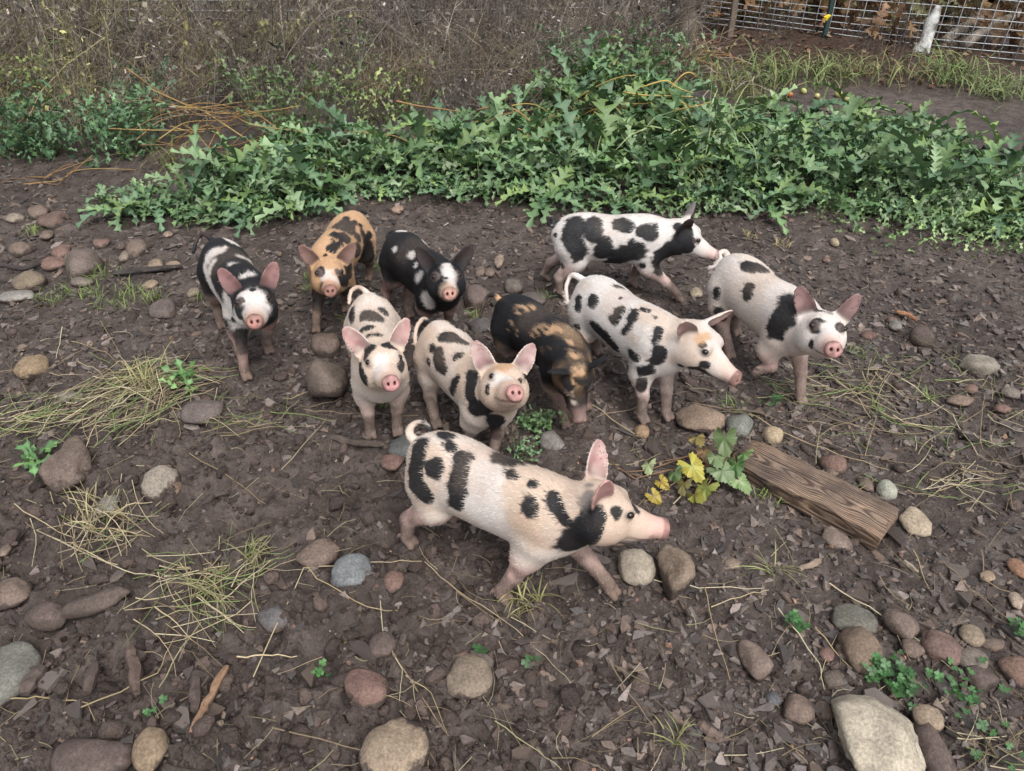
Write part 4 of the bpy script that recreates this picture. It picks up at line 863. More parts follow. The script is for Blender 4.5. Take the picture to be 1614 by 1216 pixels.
# ---------- wooden plank ----------
m, nt, b = new_mat('weathered_wood'); tc = N(nt, 'ShaderNodeTexCoord')
mp = N(nt, 'ShaderNodeMapping'); mp.inputs['Scale'].default_value = (2.2, 30, 30); nt.links.new(tc.outputs['Object'], mp.inputs[0])
wv = N(nt, 'ShaderNodeTexWave'); wv.wave_type = 'RINGS'; wv.rings_direction = 'X'; wv.inputs['Scale'].default_value = 2.2; wv.inputs['Distortion'].default_value = 3.5; wv.inputs['Detail'].default_value = 4; wv.inputs['Detail Scale'].default_value = .8
nt.links.new(mp.outputs[0], wv.inputs['Vector'])
c = ramp(nt, wv.outputs['Fac'], [(.1, (.095, .062, .045)), (.45, (.18, .125, .09)), (.8, (.27, .19, .135))])
c = mixc(nt, 1.0, c, ramp(nt, noise_node(nt, 6, 5, .6, tc.outputs['Object']), [(.35, (.42, .42, .45)), (.52, (.95, .95, .95)), (.7, (1.3, 1.22, 1.12))]), 'MULTIPLY')
mp2 = N(nt, 'ShaderNodeMapping'); mp2.inputs['Scale'].default_value = (6, 160, 160); nt.links.new(tc.outputs['Object'], mp2.inputs[0])
gf = noise_node(nt, 1.0, 3, .6, mp2.outputs[0])
c = mixc(nt, 1.0, c, ramp(nt, gf, [(.32, gray(.5)), (.6, gray(1.15))]), 'MULTIPLY')
nt.links.new(c, b.inputs['Base Color']); b.inputs['Roughness'].default_value = .7
b1 = bump(nt, b, gf, .8, .006); bump(nt, b, wv.outputs['Fac'], .3, .004, b1)
pA, pB = gp(1171, 708, .05), gp(1402, 828, .05); mid_ = (pA + pB)/2; L = np.linalg.norm(pB - pA); ang_ = math.atan2(pB[1]-pA[1], pB[0]-pA[0])
nx, ring = 40, []
prof = [(-1, -1), (-1, -.2), (-1, .86), (-.96, 1), (-.45, 1.02), (0, 1), (.45, 1.02), (.96, .98), (1, .86), (1, -.2), (1, -1)]
W_, T_ = .060, .028; V = []
for i in range(nx):
    t = i/(nx-1)
    for k, (u, v) in enumerate(prof):
        x = (t - .5)*L + (.012*math.sin(u*5) + .01*math.sin(u*13+1) if i in (0,) else 0) + (.004*math.sin(u*9 + v*4) if i == nx-1 else 0)
        wob = .002*math.sin(t*9 + k) + .0012*math.sin(t*31 + k*2.1)
        V.append((x, u*W_ + wob + .006*math.sin(t*3), v*T_ + (.0025*math.sin(t*23 + k*1.7) if v > 0 else 0) - (.010*max(0, .12 - t)/.12 if v > 0 else 0)))
n = len(prof); V = np.array(V); i = (np.arange(nx-1)[:, None]*n + np.arange(n-1)[None]).ravel()
F4 = np.stack([i, i+1, i+n+1, i+n], 1)[:, ::-1]
caps = []; cc = []
for e, base_ in ((0, 0), (1, (nx-1)*n)):
    ci = len(V); V = np.concatenate([V, [V[base_:base_+n].mean(0) + (-.006 if e == 0 else .003, 0, 0)]])
    for k in range(n): caps.append((base_+k, base_+(k+1) % n, ci) if e == 1 else (base_+(k+1) % n, base_+k, ci))
pl = obj('plank', mesh('plank', V, [F4, np.array(caps)], None, m, smooth=False), None, (mid_[0], mid_[1], .026), ang_, label='weathered brown length of timber lying on the mud at right', category='plank')
pl.rotation_euler = (.10, -.02, ang_)
# sticks and splinters of wood
stick_mat = attr_mat('stick_bark', rough=.75, noise=(70, .4), bumpv=(120, .6, .004))
def tube(pts, rad, n=6):
    pts = np.array(pts, float); V = []; k = len(pts); rad = np.broadcast_to(rad, (k,))
    for i in range(k):
        t = pts[min(i+1, k-1)] - pts[max(i-1, 0)]; t /= np.linalg.norm(t) + 1e-9
        a = np.cross(t, (0, 0, 1) if abs(t[2]) < .9 else (1, 0, 0)); a /= np.linalg.norm(a); c_ = np.cross(t, a)
        for j in range(n):
            th = 2*math.pi*j/n; V.append(pts[i] + rad[i]*(math.cos(th)*a + math.sin(th)*c_))
    F = []
    for i in range(k-1):
        for j in range(n): F.append((i*n+j, i*n+(j+1) % n, (i+1)*n+(j+1) % n, (i+1)*n+j))
    V += [pts[0], pts[-1]]; caps = []
    for j in range(n): caps += [((j+1) % n, j, k*n), ((k-1)*n+j, (k-1)*n+(j+1) % n, k*n+1)]
    return np.array(V), np.array(F), np.array(caps)
def stick(pxs, r, col, label, lift=.0, cat='stick', name='stick', n=7):
    r_ = np.random.default_rng(int(pxs[0][0]*3 + pxs[0][1])); P3 = []
    pts = [gpos(x, y, lift + r) for x, y in pxs]
    for a, b_ in zip(pts[:-1], pts[1:]):
        for t in np.linspace(0, 1, 5)[:-1]: P3.append(a + (b_ - a)*t + r_.normal(0, r*.16, 3)*(1, 1, .5))
    P3.append(pts[-1]); c0 = P3[0].copy(); rad = r*(1 + r_.uniform(-.18, .18, len(P3))); rad[0] *= .7; rad[-1] *= .6
    V, F, C = tube(np.array(P3) - c0, rad, n); Cc = np.tile(np.array(col), (len(V), 1))*(1 + .2*vnoise(V, 60, 3))[:, None]
    V = V + .22*r*np.stack([vnoise(V, 90, 5), vnoise(V, 90, 6), vnoise(V, 90, 7)], 1); return obj(name, mesh(name, V, [F, C], Cc, stick_mat, smooth=False), None, c0, label=label, category=cat)
stick([(359, 1052), (335, 1100), (318, 1128), (303, 1158)], .0085, (.22, .135, .085), 'bare reddish stick poking out of the mud at lower left')
stick([(312, 1075), (309, 1125)], .013, (.075, .055, .048), 'dark muddy stick beside the bare reddish one')
stick([(206, 1025), (214, 1060), (218, 1098)], .013, (.10, .070, .058), 'thick muddy stub of root at lower left')
stick([(152, 1052), (140, 1098)], .012, (.075, .055, .047), 'short dark piece of wood left of the muddy root stub')
stick([(68, 1058), (45, 1100)], .016, (.085, .064, .055), 'fat muddy piece of wood beside the olive-grey boulder')
stick([(524, 694), (560, 703), (606, 705)], .011, (.085, .065, .055), 'dark curved root by the curled tail of the foreground piglet')
stick([(1258, 901), (1290, 887)], .009, (.24, .185, .14), 'short pale stick on the mud below the plank')
stick([(1424, 886), (1446, 905)], .006, (.26, .21, .165), 'slim pale splinter right of the plank end')
stick([(1412, 494), (1432, 500), (1444, 508)], .008, (.27, .135, .075), 'orange-brown splinter right of the rightmost piglet')
stick([(180, 436), (230, 430), (285, 424)], .012, (.045, .038, .036), 'dark strip of wood behind the grass tufts at left')
stick([(0, 420), (40, 428), (66, 418)], .010, (.05, .042, .04), 'dark branch at the left edge')
stick([(1290, 645), (1340, 651), (1400, 655)], .006, (.075, .06, .05), 'thin dark twig below the rightmost piglet')
stick([(1180, 348), (1212, 335), (1240, 346)], .006, (.21, .16, .12), 'bent pale stalk at the front edge of the weeds')
stick([(1100, 1142), (1118, 1158), (1136, 1168)], .010, (.13, .095, .078), 'splintered dark stick at the bottom centre right')

# ================= green weeds =================
leaf_mat = attr_mat('weed_leaf', rough=.5, noise=(55, .22), objrand=.42, spec=.5, transl=.10)
stem_mat = attr_mat('plant_stem', rough=.65, noise=(60, .25), spec=.3)
def arc(L, n, a0, a1, side=0.0):
    """midrib: starts at elevation a0, ends at a1"""
    u = np.linspace(0, 1, n); a = a0 + (a1 - a0)*u**1.2; ds = L/(n - 1)
    x = np.concatenate([[0], np.cumsum(np.cos(a[:-1])*ds)]); z = np.concatenate([[0], np.cumsum(np.sin(a[:-1])*ds)])
    return np.stack([x, side*u*u*L, z], 1), a
def thistle_leaf(seed, L=1.0, W=.20, lobes=6, a0=.9, a1=-.5, deep=.30, base=(.055, .120, .062), pale=(.20, .27, .17), fold=.45):
    r = np.random.default_rng(seed); per = 4; n = lobes*per + 2; M, a = arc(L, n, a0, a1, r.normal(0, .06))
    u = np.linspace(0, 1, n); env = W*np.sin(np.pi*np.clip(u*.93 + .05, 0, 1))**.75*(1 - .35*u)
    V, C = [], []; idx = []
    rows = {0: [], 1: [], 2: []}
    up = np.stack([-np.sin(a), np.zeros(n), np.cos(a)], 1)
    for i in range(n):
        rows[0].append(len(V)); V.append(M[i] - up[i]*.006*L); C.append(np.array(base)*.45 + np.array(pale)*.55)
    for s, sg in ((1, 1), (2, -1)):
        for i in range(n):
            ph = i % per; f = {0: deep*.8, 1: .46, 2: 1.08, 3: .55}[ph] if 0 < i < n-1 else .12
            jit = 1 + r.normal(0, .10); w = env[i]*f*jit; fw = {0: 0, 1: .02, 2: .055, 3: .05}[ph]*L if 0 < i < n-1 else 0
            t = (M[min(i+1, n-1)] - M[max(i-1, 0)]); t /= np.linalg.norm(t)
            wav = .30*w*math.sin(i*2.4 + seed + s) + (.22*w if ph == 2 else 0)
            p = M[i] + t*fw + np.array([0, sg*w, 0]) + up[i]*(fold*w + wav - .25*w*w/W)
            rows[s].append(len(V)); V.append(p); sh = r.uniform(.85, 1.18)
            C.append(np.array(base)*sh*(1.12 if ph == 2 else .95))
    F = []
    for s in (1, 2):
        for i in range(n-1):
            q = (rows[0][i], rows[0][i+1], rows[s][i+1], rows[s][i])
            F.append(q if s == 2 else q[::-1])
    return np.array(V), np.array(F), np.array(C)
LEAVES = []
_lr = np.random.default_rng(5)
for k in range(14):
    blue = k % 3
    base = [(.062, .138, .070), (.086, .175, .056), (.17, .26, .135), (.125, .20, .05)][k % 4]
    V, F, C = thistle_leaf(k, 1.0, _lr.uniform(.11, .19), int(_lr.integers(5, 8)), _lr.uniform(.5, 1.15), _lr.uniform(-1.1, -.1), _lr.uniform(.16, .34), base)
    LEAVES.append(mesh('leaf', V, F, C, leaf_mat))
front_e = ([150, 190, 350, 470, 560, 700, 870, 1000, 1130, 1300, 1420, 1500, 1620], [300, 352, 362, 352, 318, 316, 338, 345, 345, 340, 358, 378, 385])
back_e = ([150, 190, 300, 400, 470, 600, 780, 850, 900, 980, 1050, 1120, 1180, 1350, 1460, 1540, 1620], [340, 335, 318, 275, 245, 250, 235, 180, 135, 128, 165, 225, 215, 215, 232, 285, 325])
LBL_TH = [(0, 430, 'blue-green thistle rosette at the left tip of the weed patch'), (430, 700, 'arching thistle rosette in the weed patch behind the left piglets'),
          (700, 1000, 'thistle rosette growing on the front of the weed heap at the centre'), (1000, 1230, 'thistle rosette behind the walking black and white piglet'), (1230, 1700, 'thistle rosette in the dense weed patch at the right')]
r = np.random.default_rng(31); pts_done = []; tries = 0
while len(pts_done) < 150 and tries < 6000:
    tries += 1; px = r.uniform(190, 1640); f, k = np.interp(px, *front_e), np.interp(px, *back_e); py = k + (f - 8 - k)*r.random()**.8
    if px < 330 and r.random() < .5: continue
    q = gpos(px, py)
    if any(np.hypot(*(q[:2] - w[:2])) < .14 for w in pts_done): continue
    pts_done.append(q)
    edge = (f - py) < 25; lab = [l for a, b_, l in LBL_TH if a <= px < b_][0] + (', front' if edge else ', middle' if (py - k)/(f - k) > .4 else ', back')
    root = empty('thistle_plant', q, r.uniform(0, 6.283), label=lab, category='thistle', group='group: ' + lab)
    nl = int(r.integers(9, 14)); size = r.uniform(.15, .27)*(.8 if edge else 1.1)
    for j in range(nl):
        o = obj('leaf', LEAVES[r.integers(len(LEAVES))], root); t = j/nl
        s = size*r.uniform(.65, 1.35); o.scale = (s, s*r.uniform(.85, 1.15), s)
        o.rotation_euler = (r.normal(0, .25), -r.uniform(-.25, .25) - (.55*t if not edge else .1*t - .12), j*2.4 + r.normal(0, .3)); o.location = (r.normal(0, .02), r.normal(0, .02), .02 + (.02 if edge else .16)*t*r.random())
# small jagged leaves filling the gaps and creeping out over the mud
def mini_leaf(seed, base):
    return thistle_leaf(seed, 1.0, .24, 2, .55, -.4, .35, base, fold=.25)
MINI = [mini_leaf(100 + k, [(.05, .11, .042), (.105, .18, .06), (.18, .25, .135), (.075, .145, .065)][k % 4]) for k in range(8)]
def foliage(name, pts, sizes, seed, tilt=.5, lib=MINI, tint=(1, 1, 1)):
    r = np.random.default_rng(seed); Vs, Fs, Cs = [], [], []; off = 0
    for p, s in zip(pts, sizes):
        V, F, C = lib[r.integers(len(lib))]; R_ = rot_xyz(r.normal(0, tilt), r.normal(0, tilt), r.uniform(0, 6.283))
        Vs.append((V*s) @ R_.T + p); Fs.append(F + off); off += len(V); Cs.append(C*r.uniform(.65, 1.35)*np.array(tint))
    return mesh(name, np.concatenate(Vs), np.concatenate(Fs), np.concatenate(Cs), leaf_mat)
P_, S_ = [], []
while len(P_) < 5400:
    px = r.uniform(150, 1660); f, k = np.interp(px, *front_e), np.interp(px, *back_e); py = k - 10 + (f + 4 - k)*r.random()**(.62 if r.random() < .6 else 1.3) + r.normal(0, 5)
    if px < 330 and (r.random() < .6 or py < 315): continue
    q = gpos(px, py); q[2] += r.uniform(.0, .12)*(1 if f - py > 25 else .35); P_.append(q); S_.append(r.uniform(.04, .095))
obj('weed_ground_cover', foliage('weed_ground_cover', P_, S_, 32), kind='stuff', label='low jagged green leaves filling the gaps between the thistles', category='weeds')

# leafy bushes at the left
def bush(px, py, w, h, n, size, label, seed, tint=(1, 1, 1), nst=9, cat='bush', name='leafy_bush'):
    r = np.random.default_rng(seed); base = gpos(px, py); root = empty(name, base, 0, label=label, category=cat)
    P_, S_ = [], []; allst = []
    for k in range(nst):
        az = r.uniform(0, 6.283); rd = r.uniform(.1, .5)*w; tip = np.array([math.cos(az)*rd, math.sin(az)*rd*.7, h*r.uniform(.65, 1.0)])
        a0 = np.array([math.cos(az), math.sin(az)*.7, 0])*rd*.4
        sp_ = [a0 + (tip - a0)*t + np.array([0, 0, .0]) + r.normal(0, .008, 3)*t for t in np.linspace(0, 1, 6)]
        V, F, C = tube(sp_, np.linspace(.004, .0015, 6)*max(.5, h/.3), 5); obj('stem', mesh('stem', V, [F, C], np.tile((.10, .11, .05), (len(V), 1)), stem_mat), root)
        for j in range(n//nst):
            t = r.random()**.7; p = a0 + (tip - a0)*t + r.normal(0, .055*w/.5, 3)*(1, 1, .6); p[2] = max(p[2], .005); P_.append(p); S_.append(size*r.uniform(.6, 1.3))
    obj('foliage', foliage('foliage', P_, S_, seed+1, .7, tint=tint), root, kind='stuff')
    return root
bush(115, 240, .80, .30, 520, .062, 'dense dark green leafy bush at the left in front of the dry stalks', 41, (.8, .95, .95))
bush(200, 246, .62, .32, 420, .062, 'green leafy bush between the dark bush and the orange stems', 42, (.85, 1, .95))
bush(30, 240, .6, .14, 170, .06, 'low pale green weeds by the left edge', 43, (1.1, 1.1, 1.0))
bush(252, 190, .5, .34, 130, .06, 'blue-green sprig of bramble above the leafy bush', 44, (.9, 1.0, 1.25), 6)
bush(470, 200, .75, .42, 420, .055, 'tall pale thistle with drooping seed heads left of centre', 45, (1.1, 1.0, .85), 9)
bush(620, 190, .7, .30, 260, .05, 'faded olive weeds behind the thistles at the centre left', 46, (1.0, .85, .65), 8)
bush(985, 150, .9, .30, 420, .06, 'leafy weeds on top of the heap at the centre', 47, (.9, 1, .9), 9)
bush(1085, 128, .45, .20, 200, .05, 'mossy weeds beside the dead stump', 48, (1.35, 1.15, .8), 7)
bush(75, 190, .7, .42, 300, .045, 'olive green growth running through the dry stalks at upper left', 55, (1.1, .95, .6), 10)
bush(560, 150, .6, .40, 240, .045, 'faded green growth in the dead weeds left of the heap', 56, (.95, .9, .7), 9)
bush(1395, 345, .9, .07, 330, .045, 'feathery pale weeds at the front edge of the right patch', 49, (1.35, 1.35, 1.2), 9)
bush(1560, 372, .7, .06, 260, .042, 'feathery weeds at the right edge of the patch', 50, (1.4, 1.35, 1.15), 8)
bush(838, 668, .17, .055, 130, .030, 'small feathery weed between the middle piglets', 51, (1.0, 1.1, 1.0), 6, 'weed', 'weed_sprig')
bush(830, 718, .12, .04, 60, .026, 'little grey-green weed behind the foreground piglet', 52, (1.2, 1.3, 1.3), 5, 'weed', 'weed_sprig')
bush(40, 735, .12, .03, 14, .075, 'single jagged green leaf sprig at the left edge', 53, (.8, 1.0, .8), 2, 'weed', 'weed_sprig')
bush(284, 610, .16, .05, 26, .07, 'green leaves poking through the hay clump', 54, (.9, 1.1, .8), 4, 'weed', 'weed_sprig')

# strap-leaved clump on the heap
def ribbon_blades(n, L, w, spread, r, lean=(0, 0), droop=1.0, c0=(.12, .19, .08), c1=(.10, .17, .07), seg=4, z0=0.0):
    Vs, Fs, Cs = [], [], []; off = 0
    for k in range(n):
        az = r.uniform(0, 6.283); l = L*r.uniform(.55, 1.15); d = np.array([math.cos(az), math.sin(az), 0.0]); s = np.array([-d[1], d[0], 0])
        p = np.array([*(r.normal(0, spread*.3, 2)), z0]); el = r.uniform(.75, 1.45); kk = r.uniform(.6, 1.5)*droop; c = np.array(c0) + (np.array(c1) - np.array(c0))*r.random(); c = c*r.uniform(.7, 1.3)
        base = off
        for i in range(seg + 1):
            t = i/seg; ww = w*(1 - t**2.2)*.5 + .0002; tw = s*math.cos(k) + np.array([0, 0, .35])*math.sin(k*1.7)
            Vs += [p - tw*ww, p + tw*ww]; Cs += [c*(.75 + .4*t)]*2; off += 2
            a = el - kk*t*1.5; p = p + (d*math.cos(a) + np.array([0, 0, 1])*math.sin(a) + np.array([lean[0], lean[1], 0]))*l/seg
            p[2] = max(p[2], .003 + .004*r.random())
        for i in range(seg): q = base + 2*i; Fs.append((q, q+1, q+3, q+2))
    return np.array(Vs), np.array(Fs), np.array(Cs)
blade_mat = attr_mat('grass_blade', rough=.6, noise=None, objrand=.2, spec=.25, transl=.1)
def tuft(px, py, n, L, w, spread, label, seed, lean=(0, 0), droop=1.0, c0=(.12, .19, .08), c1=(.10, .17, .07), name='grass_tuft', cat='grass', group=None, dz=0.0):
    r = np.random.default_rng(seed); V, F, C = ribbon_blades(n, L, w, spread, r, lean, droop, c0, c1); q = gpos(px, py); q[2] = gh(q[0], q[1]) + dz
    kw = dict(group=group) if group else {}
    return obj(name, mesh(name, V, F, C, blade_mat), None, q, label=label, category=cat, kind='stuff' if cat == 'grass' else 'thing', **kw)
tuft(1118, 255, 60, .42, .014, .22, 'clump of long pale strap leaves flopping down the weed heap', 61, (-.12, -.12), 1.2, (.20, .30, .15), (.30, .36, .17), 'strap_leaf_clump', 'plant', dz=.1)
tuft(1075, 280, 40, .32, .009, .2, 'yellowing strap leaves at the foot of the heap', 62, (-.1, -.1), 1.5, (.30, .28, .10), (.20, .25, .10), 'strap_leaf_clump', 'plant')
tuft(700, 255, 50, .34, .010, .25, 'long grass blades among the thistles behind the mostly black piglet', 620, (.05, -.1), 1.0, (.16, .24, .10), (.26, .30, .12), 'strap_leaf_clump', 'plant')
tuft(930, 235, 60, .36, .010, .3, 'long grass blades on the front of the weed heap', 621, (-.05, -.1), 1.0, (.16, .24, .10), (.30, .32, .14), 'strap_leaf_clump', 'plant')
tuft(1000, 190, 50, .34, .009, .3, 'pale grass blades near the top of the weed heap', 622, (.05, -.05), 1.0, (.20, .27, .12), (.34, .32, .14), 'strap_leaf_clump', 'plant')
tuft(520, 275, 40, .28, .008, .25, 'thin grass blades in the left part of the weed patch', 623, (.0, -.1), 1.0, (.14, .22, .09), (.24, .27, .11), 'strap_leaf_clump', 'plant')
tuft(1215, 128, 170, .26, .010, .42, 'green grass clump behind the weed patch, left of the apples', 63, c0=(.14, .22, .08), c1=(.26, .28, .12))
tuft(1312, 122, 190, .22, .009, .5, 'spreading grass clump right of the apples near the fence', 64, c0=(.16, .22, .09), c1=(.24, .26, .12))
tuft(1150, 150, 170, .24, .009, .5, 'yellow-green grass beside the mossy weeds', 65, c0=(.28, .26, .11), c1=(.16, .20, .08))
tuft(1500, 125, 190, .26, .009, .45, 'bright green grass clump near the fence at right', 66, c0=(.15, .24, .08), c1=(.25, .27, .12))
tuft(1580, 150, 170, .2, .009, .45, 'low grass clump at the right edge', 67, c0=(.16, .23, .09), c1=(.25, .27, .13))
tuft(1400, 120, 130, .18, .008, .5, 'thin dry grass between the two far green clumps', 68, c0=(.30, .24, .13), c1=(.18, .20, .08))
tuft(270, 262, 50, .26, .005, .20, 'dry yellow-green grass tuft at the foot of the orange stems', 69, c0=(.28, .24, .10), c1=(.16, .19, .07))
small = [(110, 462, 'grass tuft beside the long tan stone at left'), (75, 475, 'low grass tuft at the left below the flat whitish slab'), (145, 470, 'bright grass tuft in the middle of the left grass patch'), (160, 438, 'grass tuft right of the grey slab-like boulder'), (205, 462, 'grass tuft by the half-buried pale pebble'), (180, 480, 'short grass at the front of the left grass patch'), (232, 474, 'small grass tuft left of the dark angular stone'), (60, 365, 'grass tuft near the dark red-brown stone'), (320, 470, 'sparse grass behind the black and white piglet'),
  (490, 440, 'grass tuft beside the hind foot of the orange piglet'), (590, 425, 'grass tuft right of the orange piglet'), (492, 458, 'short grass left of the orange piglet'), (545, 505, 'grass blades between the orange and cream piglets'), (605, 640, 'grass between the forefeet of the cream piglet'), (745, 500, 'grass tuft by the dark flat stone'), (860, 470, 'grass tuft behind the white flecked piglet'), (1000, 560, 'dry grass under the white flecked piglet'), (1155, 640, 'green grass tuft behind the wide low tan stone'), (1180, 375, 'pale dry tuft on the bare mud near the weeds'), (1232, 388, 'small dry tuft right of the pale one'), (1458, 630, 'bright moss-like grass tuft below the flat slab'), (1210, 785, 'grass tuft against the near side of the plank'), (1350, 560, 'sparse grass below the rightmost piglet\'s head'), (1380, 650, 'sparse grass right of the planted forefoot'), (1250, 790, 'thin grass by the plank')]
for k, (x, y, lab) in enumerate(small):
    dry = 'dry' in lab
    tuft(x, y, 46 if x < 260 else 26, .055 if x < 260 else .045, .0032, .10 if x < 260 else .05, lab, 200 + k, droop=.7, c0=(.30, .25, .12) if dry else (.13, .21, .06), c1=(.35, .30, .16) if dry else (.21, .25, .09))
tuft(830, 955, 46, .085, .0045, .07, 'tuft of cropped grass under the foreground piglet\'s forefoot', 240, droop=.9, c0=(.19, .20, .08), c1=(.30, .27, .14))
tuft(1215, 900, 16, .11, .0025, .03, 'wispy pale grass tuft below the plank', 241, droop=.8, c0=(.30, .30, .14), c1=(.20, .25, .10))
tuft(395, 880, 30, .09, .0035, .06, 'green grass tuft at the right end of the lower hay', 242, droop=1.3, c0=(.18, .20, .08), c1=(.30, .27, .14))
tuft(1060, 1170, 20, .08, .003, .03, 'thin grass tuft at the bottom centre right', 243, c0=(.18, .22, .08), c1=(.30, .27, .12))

# clover
def clover_mesh(n, spread, r, size=.011):
    Vs, Fs, Cs = [], [], []; off = 0
    for k in range(n):
        c = np.array([*(r.normal(0, spread, 2)), r.uniform(.010, .032)]); col = np.array((.055, .14, .045))*r.uniform(.7, 1.4); a0 = r.uniform(0, 6.28); R_ = rot_xyz(r.normal(0, .3), r.normal(0, .3), 0); s = size*r.uniform(.65, 1.35)
        for j in range(3):
            a = a0 + j*2.094; e = np.array([math.cos(a), math.sin(a), 0]); f = np.array([-e[1], e[0], 0])
            loc = [0*e, e*.5 + f*.62 + (0, 0, .12), e*1.15 + f*.55 + (0, 0, .2), e*1.05 + (0, 0, .1), e*1.15 - f*.55 + (0, 0, .2), e*.5 - f*.62 + (0, 0, .12)]
            Vs += [c + (R_ @ p)*s for p in loc]; Cs += [col*1.25] + [col]*5; Fs += [(off, off+i+1, off+i+2) for i in range(4)]; off += 6
        st = np.array([c*(1, 1, 0) + (r.normal(0, .004), r.normal(0, .004), 0), c]); q = np.array([.0008, 0, 0])
        Vs += [st[0]-q, st[0]+q, st[1]]; Cs += [(.09, .15, .05)]*3; Fs.append((off, off+1, off+2)); off += 3
    return np.array(Vs), np.array(Fs), np.array(Cs)
for k, (x, y, n, sp_, lab) in enumerate([(1412, 1075, 70, .030, 'bright green clover patch above the large pale boulder'), (1500, 1082, 34, .034, 'sparser clover right of the bright patch'), (1600, 995, 16, .014, 'small clover at the right edge by the stone cluster'), (1560, 1140, 26, .05, 'straggling clover near the bottom right corner'), (505, 1066, 9, .010, 'tiny clover left of the reddish granite stone'), (756, 1033, 6, .008, 'clover sprig beside the boomerang-shaped stone'), (245, 1128, 8, .010, 'clover sprig behind the egg-shaped stone'), (605, 1205, 8, .012, 'clover at the bottom edge by the muddy tan stone'), (1215, 640, 12, .02, 'clover beyond the plank near the yellow cobble'), (1255, 988, 24, .010, 'mossy green clump on the mud below the plank'), (330, 655, 10, .02, 'clover under the hay at left'), (835, 1052, 5, .008, 'tiny clover right of the boomerang-shaped stone'), (1382, 1060, 30, .02, 'clover beside the big brown cobble')]):
    r = np.random.default_rng(300 + k); V, F, C = clover_mesh(max(4, int(n*.7)), sp_, r, .0078); q = gpos(x, y); q[2] = gh(q[0], q[1]) + .002
    obj('clover', mesh('clover', V, F, C, leaf_mat), None, q, label=lab, category='clover', kind='stuff')

# vine cutting with lobed leaves
def vine_leaf(seed, col, col2):
    r = np.random.default_rng(seed); n = 40; a = np.linspace(-2.75, 2.75, n); lob = np.cos(a*2.05)*.5 + .5
    rad = (.52 + .42*np.abs(np.cos(a*1.25))**.8 + .10*np.cos(a*5))*(1 + .07*np.where(np.arange(n) % 2, 1, -1)); rad *= 1 - .22*(np.abs(a)/2.75)
    V = [(0, 0, 0)]; C = [np.array(col2)]
    for f in (.55, 1.0):
        for i in range(n):
            x, y = math.cos(a[i])*rad[i]*f, math.sin(a[i])*rad[i]*f
            V.append((x, y, -.28*f*f*(x*x + .6*y*y) + .10*f*math.sin(a[i]*5 + seed) + .05*f*math.sin(a[i]*11))); k_ = .5 + .5*vnoise(np.array([[x*4, y*4, seed]]), 1, seed)[0]
            C.append(np.array(col)*(1 - k_*.5) + np.array(col2)*k_*.5)
    F3 = [(0, i+1, i+2) for i in range(n-1)]; F4 = [(1+i, 1+n+i, 2+n+i, 2+i) for i in range(n-1)]
    return mesh('leaf', np.array(V), [np.array(F3), np.array(F4)], np.array(C), leaf_mat)
YEL, GRN, BRN_, PGR = (.42, .36, .06), (.10, .17, .06), (.22, .15, .05), (.22, .27, .15)
vb = gpos(1150, 722); vine = empty('vine_cutting', vb, 0, label='wilting vine cutting with yellow and green lobed leaves by the plank', category='vine')
VL = [(1090, 735, .05, YEL, (.33, .34, .08), .080), (1113, 768, .03, (.34, .33, .08), (.20, .25, .08), .075), (1095, 780, .02, (.36, .33, .07), BRN_, .060), (1142, 690, .12, (.16, .20, .09), GRN, .085), (1138, 742, .06, PGR, GRN, .080), (1165, 757, .04, GRN, PGR, .070), (1160, 732, .07, (.09, .19, .06), GRN, .060), (1063, 745, .04, GRN, PGR, .060), (1022, 732, .015, PGR, (.26, .30, .17), .055), (1098, 690, .10, BRN_, (.28, .24, .09), .060), (1110, 712, .05, (.13, .08, .05), BRN_, .055), (1042, 760, .02, (.33, .27, .05), BRN_, .045), (1030, 782, .02, (.38, .30, .05), BRN_, .045), (1174, 715, .09, (.11, .20, .07), GRN, .055), (1128, 720, .08, (.12, .18, .07), PGR, .06), (1078, 762, .03, (.2, .18, .08), BRN_, .055)]
r = np.random.default_rng(71)
for k, (x, y, h_, c0, c1, s) in enumerate(VL):
    g = gp(x, y, h_); o = obj('leaf', vine_leaf(k + 1, c0, c1), vine); o.location = Vector(g - vb); o.scale = (s*.62, s*.62, s*.62)
    o.rotation_euler = (r.normal(0, .25) + .45, r.normal(.15, .35), r.uniform(-2.4, -.6))
    mid_ = (g + vb*1.0)/2 + (0, 0, .03); pts_ = [vb*0 + (0, 0, .01), (mid_ - vb)*.8, g - vb]
    V, F, C = tube(pts_, [.0022, .0018, .0012], 5); obj('stem', mesh('stem', V, [F, C], np.tile((.24, .15, .085), (len(V), 1)), stem_mat), vine)
for pts_ in ([(1150, 722), (1080, 728), (1020, 745), (985, 752)], [(1150, 722), (1090, 752), (1035, 770)], [(1120, 738), (1050, 750), (1000, 758), (960, 735)], [(1150, 722), (1130, 690), (1100, 660)]):
    p3 = [gpos(x, y, .008 + .012*(i % 2)) - vb for i, (x, y) in enumerate(pts_)]
    V, F, C = tube(p3, np.linspace(.003, .0015, len(p3)), 5); obj('stem', mesh('stem', V, [F, C], np.tile((.22, .13, .08), (len(V), 1)), stem_mat), vine)

